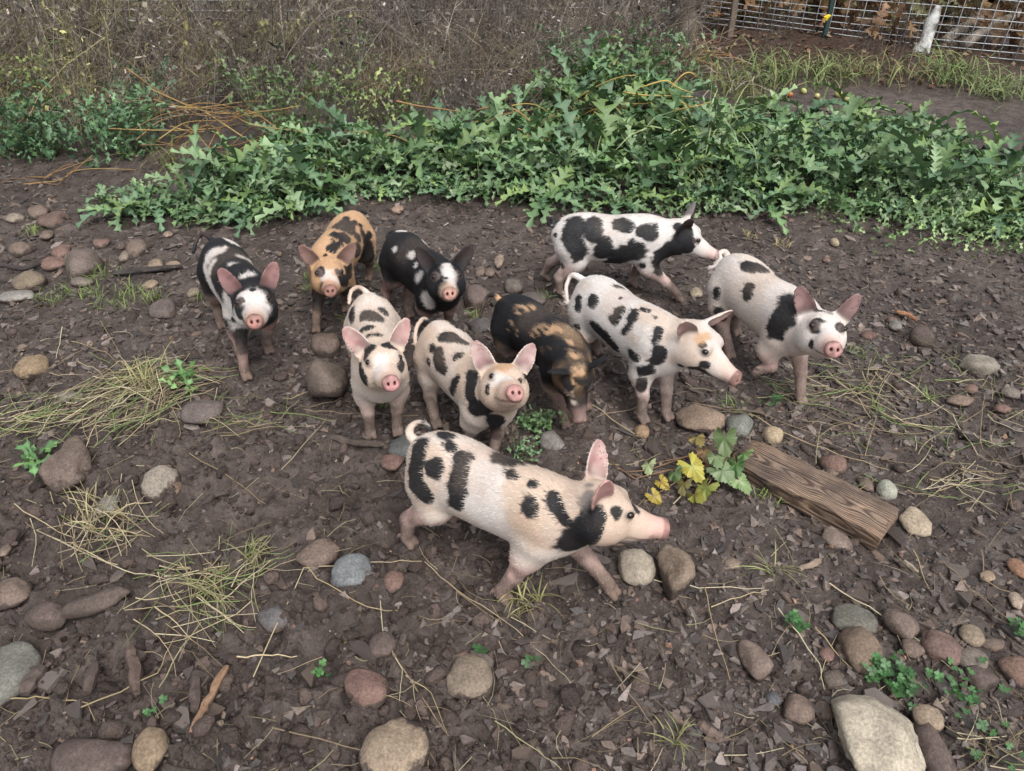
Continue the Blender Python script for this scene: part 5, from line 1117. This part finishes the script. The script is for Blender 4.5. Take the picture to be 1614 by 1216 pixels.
# ================= dry brush, orange stems, fence and what lies behind =================
dry_mat = attr_mat('dry_stalk', rough=.8, noise=None, objrand=.22, spec=.15)
def dry_clump(seed, h, nst, spread, lean, cols, twigs=9, curl=.25, leafy=0.0):
    r = np.random.default_rng(seed); Vs, Fs, Cs = [], [], []; off = 0
    def strip(pts, w0, w1, c):
        nonlocal off
        k = len(pts); s = np.cross(pts[-1] - pts[0], r.normal(size=3)); s /= np.linalg.norm(s) + 1e-9
        for i, p in enumerate(pts):
            ww = w0 + (w1 - w0)*i/(k-1); Vs.extend([p - s*ww, p + s*ww]); Cs.extend([c, c])
        for i in range(k-1): q = off + 2*i; Fs.append((q, q+1, q+3, q+2))
        off += 2*k
    for k in range(nst):
        b0 = np.array([r.normal(0, spread), r.normal(0, spread), 0]); hh = h*r.uniform(.6, 1.15); az = r.uniform(0, 6.28)
        dr = np.array([math.cos(az)*.22 + lean[0] + r.normal(0, .1), math.sin(az)*.22 + lean[1], 1.0]); bw = np.array([r.normal(0, curl), r.normal(0, curl), -curl*.4]); c = np.array(cols[r.integers(len(cols))])*r.uniform(.6, 1.35)
        pts = [b0 + dr*hh*t + bw*hh*t*t for t in np.linspace(0, 1, 5)]; thick = r.random() < .12; c = c*(1.7 if thick else .85); strip(pts, r.uniform(.0035, .005) if thick else r.uniform(.0014, .003), .0008, c)
        for j in range(twigs):
            t = r.uniform(.15, 1.0); p = b0 + dr*hh*t + bw*hh*t*t; d = np.array([r.normal(0, .5), r.normal(0, .5), r.uniform(.1, 1.0)]); d /= np.linalg.norm(d); l = hh*r.uniform(.10, .30)*(1.2 - .6*t)
            e = p + d*l + (0, 0, -curl*.25*l); strip([p, p + d*l*.55, e], .0011, .0005, c*r.uniform(.8, 1.25))
            if leafy and r.random() < leafy:
                q = p + d*l*r.uniform(.3, 1); f = r.normal(size=3)*.012; g = r.normal(size=3)*.008; Vs.extend([q - f, q + g, q + f, q - g]); Cs.extend([c*1.25]*4); Fs.append((off, off+1, off+2, off+3)); off += 4
    return np.array(Vs), np.array(Fs), np.array(Cs)
BRC = [(.15, .125, .105), (.23, .20, .165), (.085, .068, .058), (.30, .26, .21), (.12, .105, .095)]
DKC = [(.10, .082, .072), (.16, .14, .125), (.05, .041, .037), (.24, .21, .185), (.105, .095, .09)]
GRC = [(.22, .17, .11), (.28, .22, .14), (.17, .125, .08)]
KIND = {}
for nm, seed0, h, nst, spd, lean, cols, tw, curl, lf in (('gold', 400, .95, 34, .13, (.22, .02), BRC + [(.20, .19, .08)], 13, .22, .25), ('dark', 420, .85, 30, .15, (.0, -.02), DKC, 13, .42, .22), ('grass', 440, .62, 60, .10, (.25, -.05), GRC, 2, .6, 0), ('tall', 460, 1.1, 22, .12, (.08, 0), DKC, 16, .2, .3)):
    KIND[nm] = []
    for q in range(4):
        V, F, C = dry_clump(seed0 + q, h, nst, spd, lean, cols, tw, curl, lf); KIND[nm].append(mesh('dry_weed_clump', V, F, C, dry_mat, smooth=False))
LBL_D = dict(gold='leaning dry goldenrod-like stalks', dark='dark tangled dead weeds', grass='bleached arching dry grass', tall='tall upright dead weed stalks')
r = np.random.default_rng(81); done = []
def brush(n, x0, x1, y0, y1, kinds, gap=.2, hs=(.8, 1.15)):
    k = 0; t = 0
    while k < n and t < 4000:
        t += 1; x, y = r.uniform(x0, x1), r.uniform(y0, y1)
        if any((x-a)**2 + (y-b_)**2 < gap*gap for a, b_ in done): continue
        done.append((x, y)); kd = kinds[r.integers(len(kinds))]; s = r.uniform(*hs)
        px_ = proj(np.array([[x, y, .2]]))[0][0]; zn = ['in the upper left corner', 'above the orange stems', 'above the left piglets', 'above the weed heap', 'beside the wire fence'][int(np.searchsorted([240, 500, 780, 1010], px_))]
        lab = LBL_D[kd] + ' ' + zn + (', front row' if y < 5 else ', middle row' if y < 6 else ', farthest row')
        o = obj('dry_weed_clump', KIND[kd][r.integers(4)], None, (x, y, gh(x, y) - .01), r.normal(0, .35) if kd in ('gold', 'grass') else r.uniform(0, 6.28), label=lab, category='dead weeds', group='clumps: ' + lab)
        o.scale = (s, s, s*r.uniform(.85, 1.15)); k += 1
brush(64, -4.6, -1.25, 4.15, 5.6, ['gold', 'gold', 'grass', 'dark'], .17, (.5, 1.15))
brush(30, -5.6, -1.2, 5.5, 7.6, ['gold', 'dark', 'tall'], .26, (.8, 1.1))
brush(20, -1.3, -.1, 4.35, 4.9, ['dark', 'dark', 'grass'], .17, (.45, .65))
brush(48, -1.4, 1.0, 4.85, 6.2, ['dark', 'dark', 'tall', 'grass'], .18, (.55, .85))
brush(26, -1.6, 1.35, 6.0, 7.8, ['dark', 'tall'], .26, (.7, 1.0))
brush(22, -.35, .35, 4.12, 4.8, ['dark', 'dark', 'grass'], .12, (.36, .52))
brush(14, .05, 1.0, 4.72, 5.0, ['dark', 'dark', 'grass'], .13, (.38, .55))
brush(8, .9, 1.2, 5.0, 6.4, ['dark', 'tall'], .2, (.45, .6))
for (px, py, kd, s) in ((1200, 95, 'tall', .42), (1225, 90, 'tall', .36), (1345, 100, 'tall', .40), (1365, 95, 'dark', .38), (1418, 100, 'tall', .45), (1495, 88, 'dark', .45), (1505, 80, 'tall', .40), (1240, 60, 'tall', .35)):
    q = gpos(px, py); o = obj('dry_weed_clump', KIND[kd][int(px) % 4], None, q, px*.1, label='sparse dead stalks standing in front of the wire fence', category='dead weeds', group='dead stalks by the fence'); o.scale = (s*.7, s*.7, s)
# thatch: a low mat of fallen dry stems under the brush
P0 = []; Vs, Fs, Cs = [], [], []; off = 0
for k in range(3600):
    x, y = r.uniform(-4.8, 1.6), r.uniform(4.1, 7.0)
    if x > -1.3 and y < 4.6: continue
    z = gh(x, y) + r.uniform(0, .16); d = r.normal(size=3)*(1, 1, .25); d /= np.linalg.norm(d); l = r.uniform(.1, .35); s = np.cross(d, (0, 0, 1))*.0022 + (0, 0, .0008); c = np.array(BRC[r.integers(5)])*r.uniform(.5, 1.2)
    m0 = np.array([x, y, z]); pts = [m0, m0 + d*l*.5 + (0, 0, .02), m0 + d*l]
    for p in pts: Vs += [p - s, p + s]; Cs += [c, c]
    Fs += [(off, off+1, off+3, off+2), (off+2, off+3, off+5, off+4)]; off += 6
obj('dead_stem_thatch', mesh('dead_stem_thatch', np.array(Vs), np.array(Fs), np.array(Cs), dry_mat, smooth=False), kind='stuff', label='mat of fallen dead stems on the ground under the brush', category='thatch')

# orange dead stems
def stem_pile(name, label, px, py, n, w, h, seed, cols, L=(.3, .7), rad=.004, dz=0):
    r = np.random.default_rng(seed); base = gpos(px, py); root = empty(name, base, 0, label=label, category='dead stems')
    for k in range(n):
        c = np.array([r.uniform(-w, w), r.uniform(-.12, .12), r.uniform(.02, h) + dz]); a = r.normal(0, .55); l = r.uniform(*L); d = np.array([math.cos(a), r.normal(0, .4), r.normal(.1, .4)])
        kk = r.normal(0, .05, 3); bow = np.array([0, 0, r.uniform(-.05, .14)*l]); pts = [c + d*l*(t - .5) + bow*(1 - (2*t-1)**2) + kk*math.sin(t*5 + k)*l for t in np.linspace(0, 1, 9)]
        for p in pts: p[2] = max(p[2], .006)
        V, F, C = tube(pts, np.linspace(rad, rad*.5, 9)*r.uniform(.6, 1.3), 5); col = np.array(cols[r.integers(len(cols))])*r.uniform(.75, 1.2)
        obj('stem', mesh('stem', V, [F, C], np.tile(col, (len(V), 1)), stem_mat), root)
ORC = [(.33, .20, .075), (.28, .17, .07), (.36, .25, .10), (.21, .13, .07)]
stem_pile('dead_stem_pile', 'tangle of orange dead stems arching over dark soil at left', 375, 232, 30, .32, .24, 91, ORC, (.25, .65), .0036)
stem_pile('dead_stem_pile', 'yellow dead stems sticking out of the weed heap', 950, 205, 15, .40, .34, 92, [(.45, .33, .10), (.40, .28, .10), (.36, .22, .09)], (.2, .5), .004)
stem_pile('dead_stem_pile', 'few yellow stalks lying across the weeds behind the left piglets', 720, 245, 10, .35, .22, 93, [(.42, .33, .12), (.35, .20, .09)], (.3, .6), .004)
stem_pile('dead_stem_pile', 'thin orange stalks on the mud at the far left', 110, 290, 6, .22, .02, 94, ORC, (.2, .4), .003)
stem_pile('dead_stem_pile', 'reddish bent stalks by the mossy weeds', 1095, 130, 7, .14, .2, 95, [(.28, .15, .06), (.33, .22, .08)], (.25, .5), .004)

# ---------- wire fence ----------
wire_m, nt, b = new_mat('galvanised_wire'); b.inputs['Base Color'].default_value = (.55, .58, .60, 1); b.inputs['Metallic'].default_value = .3; b.inputs['Roughness'].default_value = .5
def fence(A, B, label, hs, dv, top):
    A, B = np.array(A, float), np.array(B, float); L = np.linalg.norm(B[:2] - A[:2]); az = math.atan2(B[1]-A[1], B[0]-A[0])
    root = empty('wire_fence', (A[0], A[1], 0), az, label=label, category='fence'); r = np.random.default_rng(int(L*100))
    for z in hs:
        pts = [np.array([t*L, .006 + .004*math.sin(t*17 + z*30), z + .012*math.sin(t*6 + z*9)]) for t in np.linspace(0, 1, 26)]
        V, F, C = tube(pts, .0030, 4); obj('wire', mesh('wire', V, [F, C], None, wire_m), root)
    V, F, C = tube([np.array([0, 0, t*top]) + (0, .003*math.sin(t*9), 0) for t in np.linspace(0, 1, 6)], .0027, 4); me = mesh('wire', V, [F, C], None, wire_m)
    for k in range(int(L/dv)):
        o = obj('wire', me, root); o.location = (k*dv + r.normal(0, .004), 0, .0); o.rotation_euler = (0, r.normal(0, .012), 0)
    return root
fR, fL = gp(1640, 103), gp(1030, 34)
fence(fL, fR, 'galvanised wire mesh fence across the upper right', [.02, .06, .10, .145, .19, .24, .30, .37, .45, .55, .68, .82, .98, 1.1], .105, 1.12)
fence((-5.2, 6.7, 0), (fL[0] - .05, fL[1] + .02, 0), 'wire mesh fence half hidden behind the dead brush at upper left', [.03, .10, .18, .27, .37, .48, .60, .74, .90, 1.08], .16, 1.1)
pm = attr_mat('post_wood', rough=.85, noise=(40, .35), bumpv=(90, .5, .005))
def post(px, py, w, d, h, col, label, name='fence_post', lean=0.0):
    q = gp(px, py); n = 9; V = []
    prof = [(-1, -.8), (-.8, -1), (.8, -1), (1, -.8), (1, .8), (.8, 1), (-.8, 1), (-1, .8)]
    for i in range(n):
        t = i/(n-1); wob = .004*math.sin(i*2.1)
        for (u, v) in prof: V.append((u*w/2 + wob, v*d/2, t*h - .02))
    k = len(prof); V = np.array(V); F = [(i*k+j, i*k+(j+1) % k, (i+1)*k+(j+1) % k, (i+1)*k+j) for i in range(n-1) for j in range(k)]
    V = np.concatenate([V, [[0, 0, h + .0]]]); C = [((n-1)*k+j, (n-1)*k+(j+1) % k, n*k) for j in range(k)]
    o = obj(name, mesh(name, V, [np.array(F), np.array(C)], np.tile(col, (len(V), 1)), pm, smooth=False), None, (q[0], q[1], 0), label=label, category='post'); o.rotation_euler = (0, lean, .2); return o
post(1150, 57, .045, .03, 1.3, (.16, .125, .10), 'weathered wooden stake holding up the wire fence')
post(1296, 68, .028, .028, 1.3, (.03, .055, .048), 'dark green metal fence post behind the wire')
# yellow tag on the wire
tq = gp(1291, 70); 
bm = bmesh.new(); bmesh.ops.create_icosphere(bm, subdivisions=3, radius=.02)
for v in bm.verts:
    v.co.y *= .35; v.co.x *= 1 + .35*math.sin(v.co.z*160); v.co.z *= 1.15
    if v.co.z > .008: v.co.x += .008
me = bpy.data.meshes.new('wire_insulator'); bm.to_mesh(me); bm.free()
ym, nt, b = new_mat('yellow_plastic'); b.inputs['Base Color'].default_value = (.72, .52, .02, 1); b.inputs['Roughness'].default_value = .4; me.materials.append(ym)
obj('wire_insulator', me, None, (tq[0], tq[1] - .03, .19), label='bright yellow insulator clipped to the wire fence', category='insulator')
# ---------- stump, logs and roots ----------
bark = attr_mat('log_bark', rough=.85, noise=(28, .45), bumpv=(60, .9, .012))
def log(name, pts, rad, cols, label, cat, n=14, seed=1):
    pts = np.array(pts, float); k = 14; t = np.linspace(0, len(pts)-1, k); c = np.stack([np.interp(t, np.arange(len(pts)), pts[:, d]) for d in range(3)], 1); rr = np.interp(t, np.arange(len(rad)), rad); c0 = c[0].copy()
    V, F, C = tube(c - c0, rr, n); dsp = 1 + .16*vnoise(V*np.array([1, 1, .6]), 22, seed) + .08*vnoise(V, 60, seed+1)
    ctr = np.repeat(c - c0, n, 0); V[:k*n] = ctr + (V[:k*n] - ctr)*dsp[:k*n, None]
    m_ = sstep(-.15, .25, fbm(V, 14, 3, seed+4))[:, None]; col = np.array(cols[0])*(1-m_) + np.array(cols[1])*m_
    return obj(name, mesh(name, V, [F, C], col, bark), None, c0, label=label, category=cat)
g = gp
b0 = g(1447, 92); log('tree_stump', [b0 + (0, 0, -.03), b0 + (.015, 0, .12), b0 + (.03, .02, .24), b0 + (.045, .02, .34)], [.07, .04, .045, .022], [(.60, .60, .58), (.13, .115, .10)], 'white-barked dead stump standing in front of the wire fence', 'stump', seed=3)
b0 = g(1068, 112); log('tree_stump', [b0 + (0, 0, -.03), b0 + (.01, 0, .2), b0 + (-.02, 0, .42), b0 + (-.03, 0, .6)], [.12, .085, .08, .09], [(.16, .13, .105), (.085, .068, .055)], 'grey-brown dead trunk wrapped in dry stalks, left of the fence', 'stump', seed=5)
b0 = g(1575, 62); b0[1] += .35; log('fallen_log', [b0 + (-.05, .2, -.05), b0 + (.05, .1, .2), b0 + (.2, .1, .55)], [.22, .2, .19], [(.20, .18, .16), (.12, .105, .095)], 'grey tree trunk behind the fence at the upper right corner', 'tree trunk', seed=7)
for k, (p, q, lab) in enumerate([((1510, 88), (1614, 40), 'pale twisted root lying behind the fence at right'), ((1540, 95), (1625, 75), 'lower grey root behind the fence at right'), ((1175, 28), (1190, 48), 'short pale branch behind the wooden stake')]):
    a_, c_ = g(*p), g(*q); a_[1] += .25; c_[1] += .25; a_[2] = .03; c_[2] = .12; log('tree_root', [a_, (a_+c_)/2 + (0, 0, .08), c_ + (0, 0, .05)], [.04, .03, .035], [(.34, .29, .24), (.18, .15, .125)], lab, 'root', 9, 11+k)
# rotting log in the middle of the brush
a_, c_ = gpos(800, 135), gpos(880, 95); log('fallen_log', [a_ + (0, .25, .06), (a_+c_)/2 + (0, 0, .16), c_ + (.1, 0, .2)], [.03, .05, .055], [(.09, .075, .06), (.14, .12, .095)], 'rotting mossy log sticking out of the dead weeds at centre', 'log', seed=17)
# brown bracken and brambles behind the fence
BRK = [thistle_leaf(700 + k, 1.0, .26, 4, .6, -.7, .25, [(.17, .085, .04), (.24, .14, .06), (.10, .13, .05), (.13, .07, .04)][k % 4], (.2, .12, .06)) for k in range(8)]
for k in range(30):
    t = (k + r.random())/30; q = fL + (fR - fL)*t*1.05; q = q + np.array([r.normal(0, .1), r.uniform(.22, 1.5), 0]); red = r.random() < .6
    root = empty('bracken', (q[0], q[1], 0), r.uniform(0, 6.28), label='rusty brown bracken behind the wire fence' if red else 'olive bramble behind the wire fence', category='bracken' if red else 'bramble', group='bracken behind the fence' if red else 'brambles behind the fence')
    n = 46; P_ = [np.array([r.normal(0, .16), r.normal(0, .16), r.uniform(.03, .55)]) for _ in range(n)]; S_ = r.uniform(.10, .24, n)
    obj('fronds', foliage('fronds', P_, S_, 800 + k, .8, [BRK[j] for j in ((0, 1, 3, 4, 5) if red else (2, 6, 1))]), root, kind='stuff')
    for j in range(5):
        e = np.array([r.normal(0, .2), r.normal(0, .2), r.uniform(.3, .7)]); V, F, C = tube([e*0, e*.5 + (0, 0, .05), e], [.005, .004, .002], 5); obj('stem', mesh('stem', V, [F, C], np.tile((.15, .09, .06), (len(V), 1)), stem_mat), root)
# fallen leaves on the mulch
Vs, Fs, Cs = [], [], []; off = 0
for k in range(800):
    t = r.random(); q = fL + (fR - fL)*t + np.array([r.normal(0, .1), r.uniform(-1.0, .5), 0]); s = r.uniform(.012, .035); R_ = rot_xyz(r.normal(0, .4), r.normal(0, .4), r.uniform(0, 6.28)); z = gh(q[0], q[1]) + .012; c = np.array([(.12, .065, .04), (.17, .10, .06), (.08, .045, .032), (.24, .17, .11)][r.integers(4)])*r.uniform(.6, 1.3)
    for p in ((-1, 0, 0), (0, -.5, .15), (1, 0, .1), (0, .5, .15)): Vs.append(R_ @ (np.array(p)*s) + (q[0], q[1], z)); Cs.append(c)
    Fs.append((off, off+1, off+2, off+3)); off += 4
obj('leaf_litter', mesh('leaf_litter', np.array(Vs), np.array(Fs), np.array(Cs), dry_mat, smooth=False), kind='stuff', label='fallen brown leaves on the mulch along the fence', category='leaf litter')
# ---------- windfall apples ----------
am, nt, b = new_mat('apple_skin'); tc = N(nt, 'ShaderNodeTexCoord'); oi = N(nt, 'ShaderNodeObjectInfo')
nt.links.new(mixc(nt, 1.0, oi.outputs['Color'], ramp(nt, noise_node(nt, 5, 3, .6, tc.outputs['Object']), [(.3, (.7, .65, .5)), (.7, (1.2, 1.15, 1.1))]), 'MULTIPLY'), b.inputs['Base Color']); b.inputs['Roughness'].default_value = .4
D, Fv = ICO3; th = np.arccos(np.clip(D[:, 2], -1, 1)); rad = 1 - .22*np.exp(-(th/.45)**2) - .10*np.exp(-((math.pi-th)/.4)**2) + .03*vnoise(D, 2, 3)
ame = mesh('fruit', D*rad[:, None]*np.array([1, 1, .92]), Fv, None, am)
V, F, C = tube([np.array([0, 0, .7]), np.array([.03, 0, .9]), np.array([.12, 0, 1.1])], [.05, .045, .06], 5); ast = mesh('stalk', V, [F, C], np.tile((.10, .07, .04), (len(V), 1)), stem_mat)
for x, y, s, col, lab in [(1296, 168, .036, (.40, .40, .18), 'largest pale green windfall apple at the back of the weed patch'), (1320, 153, .032, (.40, .38, .17), 'pale green windfall apple behind the largest one'), (1266, 148, .026, (.42, .45, .18), 'small green windfall apple left of the others by the grass'), (1287, 155, .022, (.48, .48, .22), 'tiny green windfall apple between the larger ones'), (1334, 160, .020, (.46, .44, .22), 'tiny pale windfall apple at the right of the apples'), (1244, 153, .026, (.50, .16, .05), 'orange-red windfall apple left of the green ones'), (1062, 163, .030, (.44, .38, .10), 'yellow windfall apple among the weeds by the dead trunk'), (1072, 155, .024, (.40, .36, .10), 'smaller yellow apple behind the yellow one')]:
    s *= .78; q = gpos(x, y); root = empty('apple', (q[0], q[1], q[2] + s*.8), x, label=lab, category='apple'); root.rotation_euler = (.5*math.sin(x), .6*math.cos(x*3), x)
    o = obj('fruit', ame, root); o.scale = (s, s, s); o.color = (*col, 1); o2 = obj('stalk', ast, root); o2.scale = (s, s, s)

# ================= hay and loose straw =================
straw_mat = attr_mat('straw', rough=.6, noise=None, spec=.3)
SC = np.array([(.42, .345, .215), (.30, .235, .135), (.33, .30, .17), (.50, .43, .29), (.20, .15, .10)])
def straw_mesh(name, items):
    Vs, Fs, Cs = [], [], []; off = 0
    for pts, w, c in items:
        V, F, C = tube(pts, np.linspace(w, w*.55, len(pts)), 3); Vs.append(V); Fs.append(np.array(F) + off); off += len(V); Cs.append(np.tile(c, (len(V), 1)))
    return mesh(name, np.concatenate(Vs), np.concatenate(Fs), np.concatenate(Cs), straw_mat)
def hay(px, py, n, L, sx, sy, dirs, h, label, seed, green=.3, cols=SC):
    r = np.random.default_rng(seed); q0 = gpos(px, py); it = []
    for k in range(n):
        x, y = q0[0] + r.normal(0, sx), q0[1] + r.normal(0, sy); a = dirs[r.integers(len(dirs))] + r.normal(0, .5) + (r.uniform(0, 3.14) if r.random() < .15 else 0); l = L*r.uniform(.35, 1.2); z = r.uniform(.003, h)
        d = np.array([math.cos(a), math.sin(a), 0]); s = np.array([-d[1], d[0], 0]); kink = r.normal(0, .25) if r.random() < .4 else 0; bow = r.normal(0, .10)
        pts = []
        for i, t in enumerate(np.linspace(-.5, .5, 6)):
            p = np.array([x, y, 0]) + d*l*t + s*(bow*(t*t*4 - .3)*l*.5 + (kink*max(0, t)*l)); p[2] = gh(p[0], p[1]) + .006 + z*(1 - 1.4*abs(t)) + (.02*r.random() if i in (0, 5) else 0); pts.append(p - q0)
        if r.random() < .38: continue
        c = cols[r.integers(len(cols))] if r.random() > green else np.array((.17, .23, .08)); it.append((pts, r.uniform(.0009, .0019), np.array(c)*r.uniform(.75, 1.2)))
    return obj('hay_clump', straw_mesh('hay_clump', it), None, q0, label=label, category='hay', kind='stuff')
R_ = math.radians
hay(225, 615, 170, .22, .10, .06, [R_(35), R_(50), R_(20)], .06, 'bleached sheaf of hay lying at the left beyond the rough boulder', 501)
hay(215, 655, 120, .22, .10, .06, [R_(100), R_(80), R_(40)], .05, 'hay strands spilling down from the upper sheaf', 502)
hay(70, 660, 70, .2, .09, .06, [R_(45), R_(25), R_(0), R_(80)], .03, 'flattened green-yellow hay at the left edge', 503, .5)
hay(165, 835, 90, .22, .07, .05, [R_(-40), R_(-50), R_(-30)], .04, 'fan of pale straw at the lower left', 504, .15)
hay(325, 945, 100, .20, .06, .06, [R_(-55), R_(-80), R_(20), R_(-30)], .03, 'tangle of hay and roots at the lower left centre', 505, .3)
hay(345, 890, 45, .26, .09, .03, [R_(30), R_(15)], .02, 'long grass stems trailing right of the straw fan', 506, .4)
hay(370, 660, 45, .22, .10, .05, [R_(20), R_(-20), R_(45)], .02, 'thin scattered hay right of the dark grey stone', 507, .45)
hay(1420, 600, 100, .15, .20, .085, [R_(-25), R_(20), R_(60), R_(-50), R_(100)], .03, 'thin mat of dry grass right of the rightmost piglet', 508, .25, SC*.85)
hay(1540, 765, 80, .18, .12, .05, [R_(-25), R_(10), R_(40)], .03, 'pale straw lying at the right edge beyond the plank', 509, .1)
hay(1500, 690, 45, .20, .18, .06, [R_(-35), R_(-15), R_(30), R_(80)], .015, 'sparse straw between the plank and the right edge', 510, .2)
hay(1300, 620, 60, .20, .16, .05, [R_(-35), R_(-20), R_(30)], .015, 'loose dry stems at the feet of the rightmost piglet', 511, .2, SC*.8)
hay(1570, 1180, 60, .10, .06, .03, [R_(30), R_(80), R_(-20)], .02, 'dead roots and grass at the bottom right corner', 512, .1, SC*.7)
tuft(232, 612, 60, .15, .0032, .10, 'upright straw-coloured tuft at the heart of the upper hay sheaf', 520, (.1, .05), 1.0, (.42, .35, .20), (.26, .27, .11), 'straw_tuft', 'grass')
tuft(160, 815, 40, .12, .003, .07, 'bleached grass tuft above the fan of pale straw', 521, (-.05, -.05), 1.2, (.45, .38, .24), (.30, .28, .13), 'straw_tuft', 'grass')
tuft(330, 930, 40, .11, .003, .07, 'dead grass tuft in the tangle at the lower left', 522, (.05, -.1), 1.2, (.40, .33, .20), (.24, .24, .11), 'straw_tuft', 'grass')
# long single stems, each where it lies
STEMS = [[(0, 1108), (60, 1103), (140, 1112), (152, 1140)], [(130, 1120), (250, 1066), (275, 1010)], [(375, 1040), (430, 1036), (470, 1040)], [(400, 1070), (480, 900), (600, 890), (665, 888)], [(670, 890), (720, 935), (800, 985), (860, 1040), (900, 1080)], [(470, 880), (500, 915), (580, 962), (640, 970)], [(600, 950), (605, 1010), (635, 1060), (630, 1108)], [(610, 1018), (650, 1080), (690, 1140), (708, 1165)], [(640, 1070), (680, 1095), (705, 1160)], [(430, 1150), (585, 1190), (610, 1216)], [(780, 1140), (850, 1190), (885, 1216)], [(960, 1045), (985, 1090), (1030, 1150), (1030, 1216)], [(1225, 962), (1290, 1050), (1297, 1092)], [(1285, 995), (1340, 1060)], [(1305, 925), (1390, 975), (1440, 1010), (1500, 1062)], [(1480, 885), (1530, 935), (1614, 1000)], [(1438, 870), (1462, 935)], [(1060, 800), (1085, 770), (1130, 755), (1195, 745)], [(1230, 770), (1270, 800), (1300, 820)], [(1180, 655), (1240, 690), (1320, 720), (1400, 745)], [(1090, 640), (1200, 655), (1350, 720), (1460, 740)], [(1330, 630), (1420, 670), (1500, 690)], [(1545, 870), (1550, 920), (1600, 945)], [(100, 520), (90, 570)], [(160, 510), (190, 560), (205, 610)], [(110, 540), (170, 560), (200, 590)], [(0, 590), (80, 585), (130, 555)], [(480, 650), (540, 655), (660, 660)], [(300, 560), (260, 620), (240, 700)], [(60, 840), (200, 905), (260, 915)], [(300, 720), (370, 760), (420, 800)], [(1120, 960), (1180, 940), (1210, 935)], [(1110, 930), (1125, 1000), (1150, 1075)], [(1030, 920), (1100, 930), (1200, 932)], [(920, 740), (1000, 735), (1040, 720)], [(1420, 600), (1500, 660), (1540, 720)], [(690, 410), (700, 440)], [(870, 590), (930, 640), (1000, 690)], [(940, 660), (1010, 645), (1080, 620)]]
for k, pp in enumerate(STEMS):
    r = np.random.default_rng(600 + k); pts = []; g3 = [gpos(x, y) for x, y in pp]
    for a_, b_ in zip(g3[:-1], g3[1:]):
        for t in np.linspace(0, 1, 5)[:-1]: pts.append(a_ + (b_ - a_)*t)
    pts.append(g3[-1]); q0 = pts[0].copy()
    for i, p in enumerate(pts): p[2] = gh(p[0], p[1]) + .006 + .008*math.sin(i*1.1 + k)**2
    c = SC[r.integers(len(SC))]*r.uniform(.95, 1.3)
    obj('dry_grass_stem', straw_mesh('dry_grass_stem', [([p - q0 for p in pts], r.uniform(.0013, .0022), c)]), None, q0, label='long pale dry grass stem lying on the mud', category='grass stem', group='loose dry grass stems')
r = np.random.default_rng(700); it = []
x, y = sample_ground(650, r, .65, 4.0, 1.0)
for k in range(650):
    a = r.uniform(0, 6.28); l = r.uniform(.03, .14); d = np.array([math.cos(a), math.sin(a), 0]); n_ = 4; pts = []; bow = r.normal(0, .12)*l
    for t in np.linspace(-.5, .5, n_): p = np.array([x[k], y[k], 0]) + d*l*t + np.array([-d[1], d[0], 0])*bow*(1 - 4*t*t); p[2] = gh(p[0], p[1]) + .005 + .006*r.random(); pts.append(p)
    it.append((pts, r.uniform(.0006, .0013), SC[r.integers(len(SC))]*r.uniform(.5, 1.1)))
obj('straw_bits', straw_mesh('straw_bits', it), kind='stuff', label='short broken bits of straw scattered over the mud', category='straw')
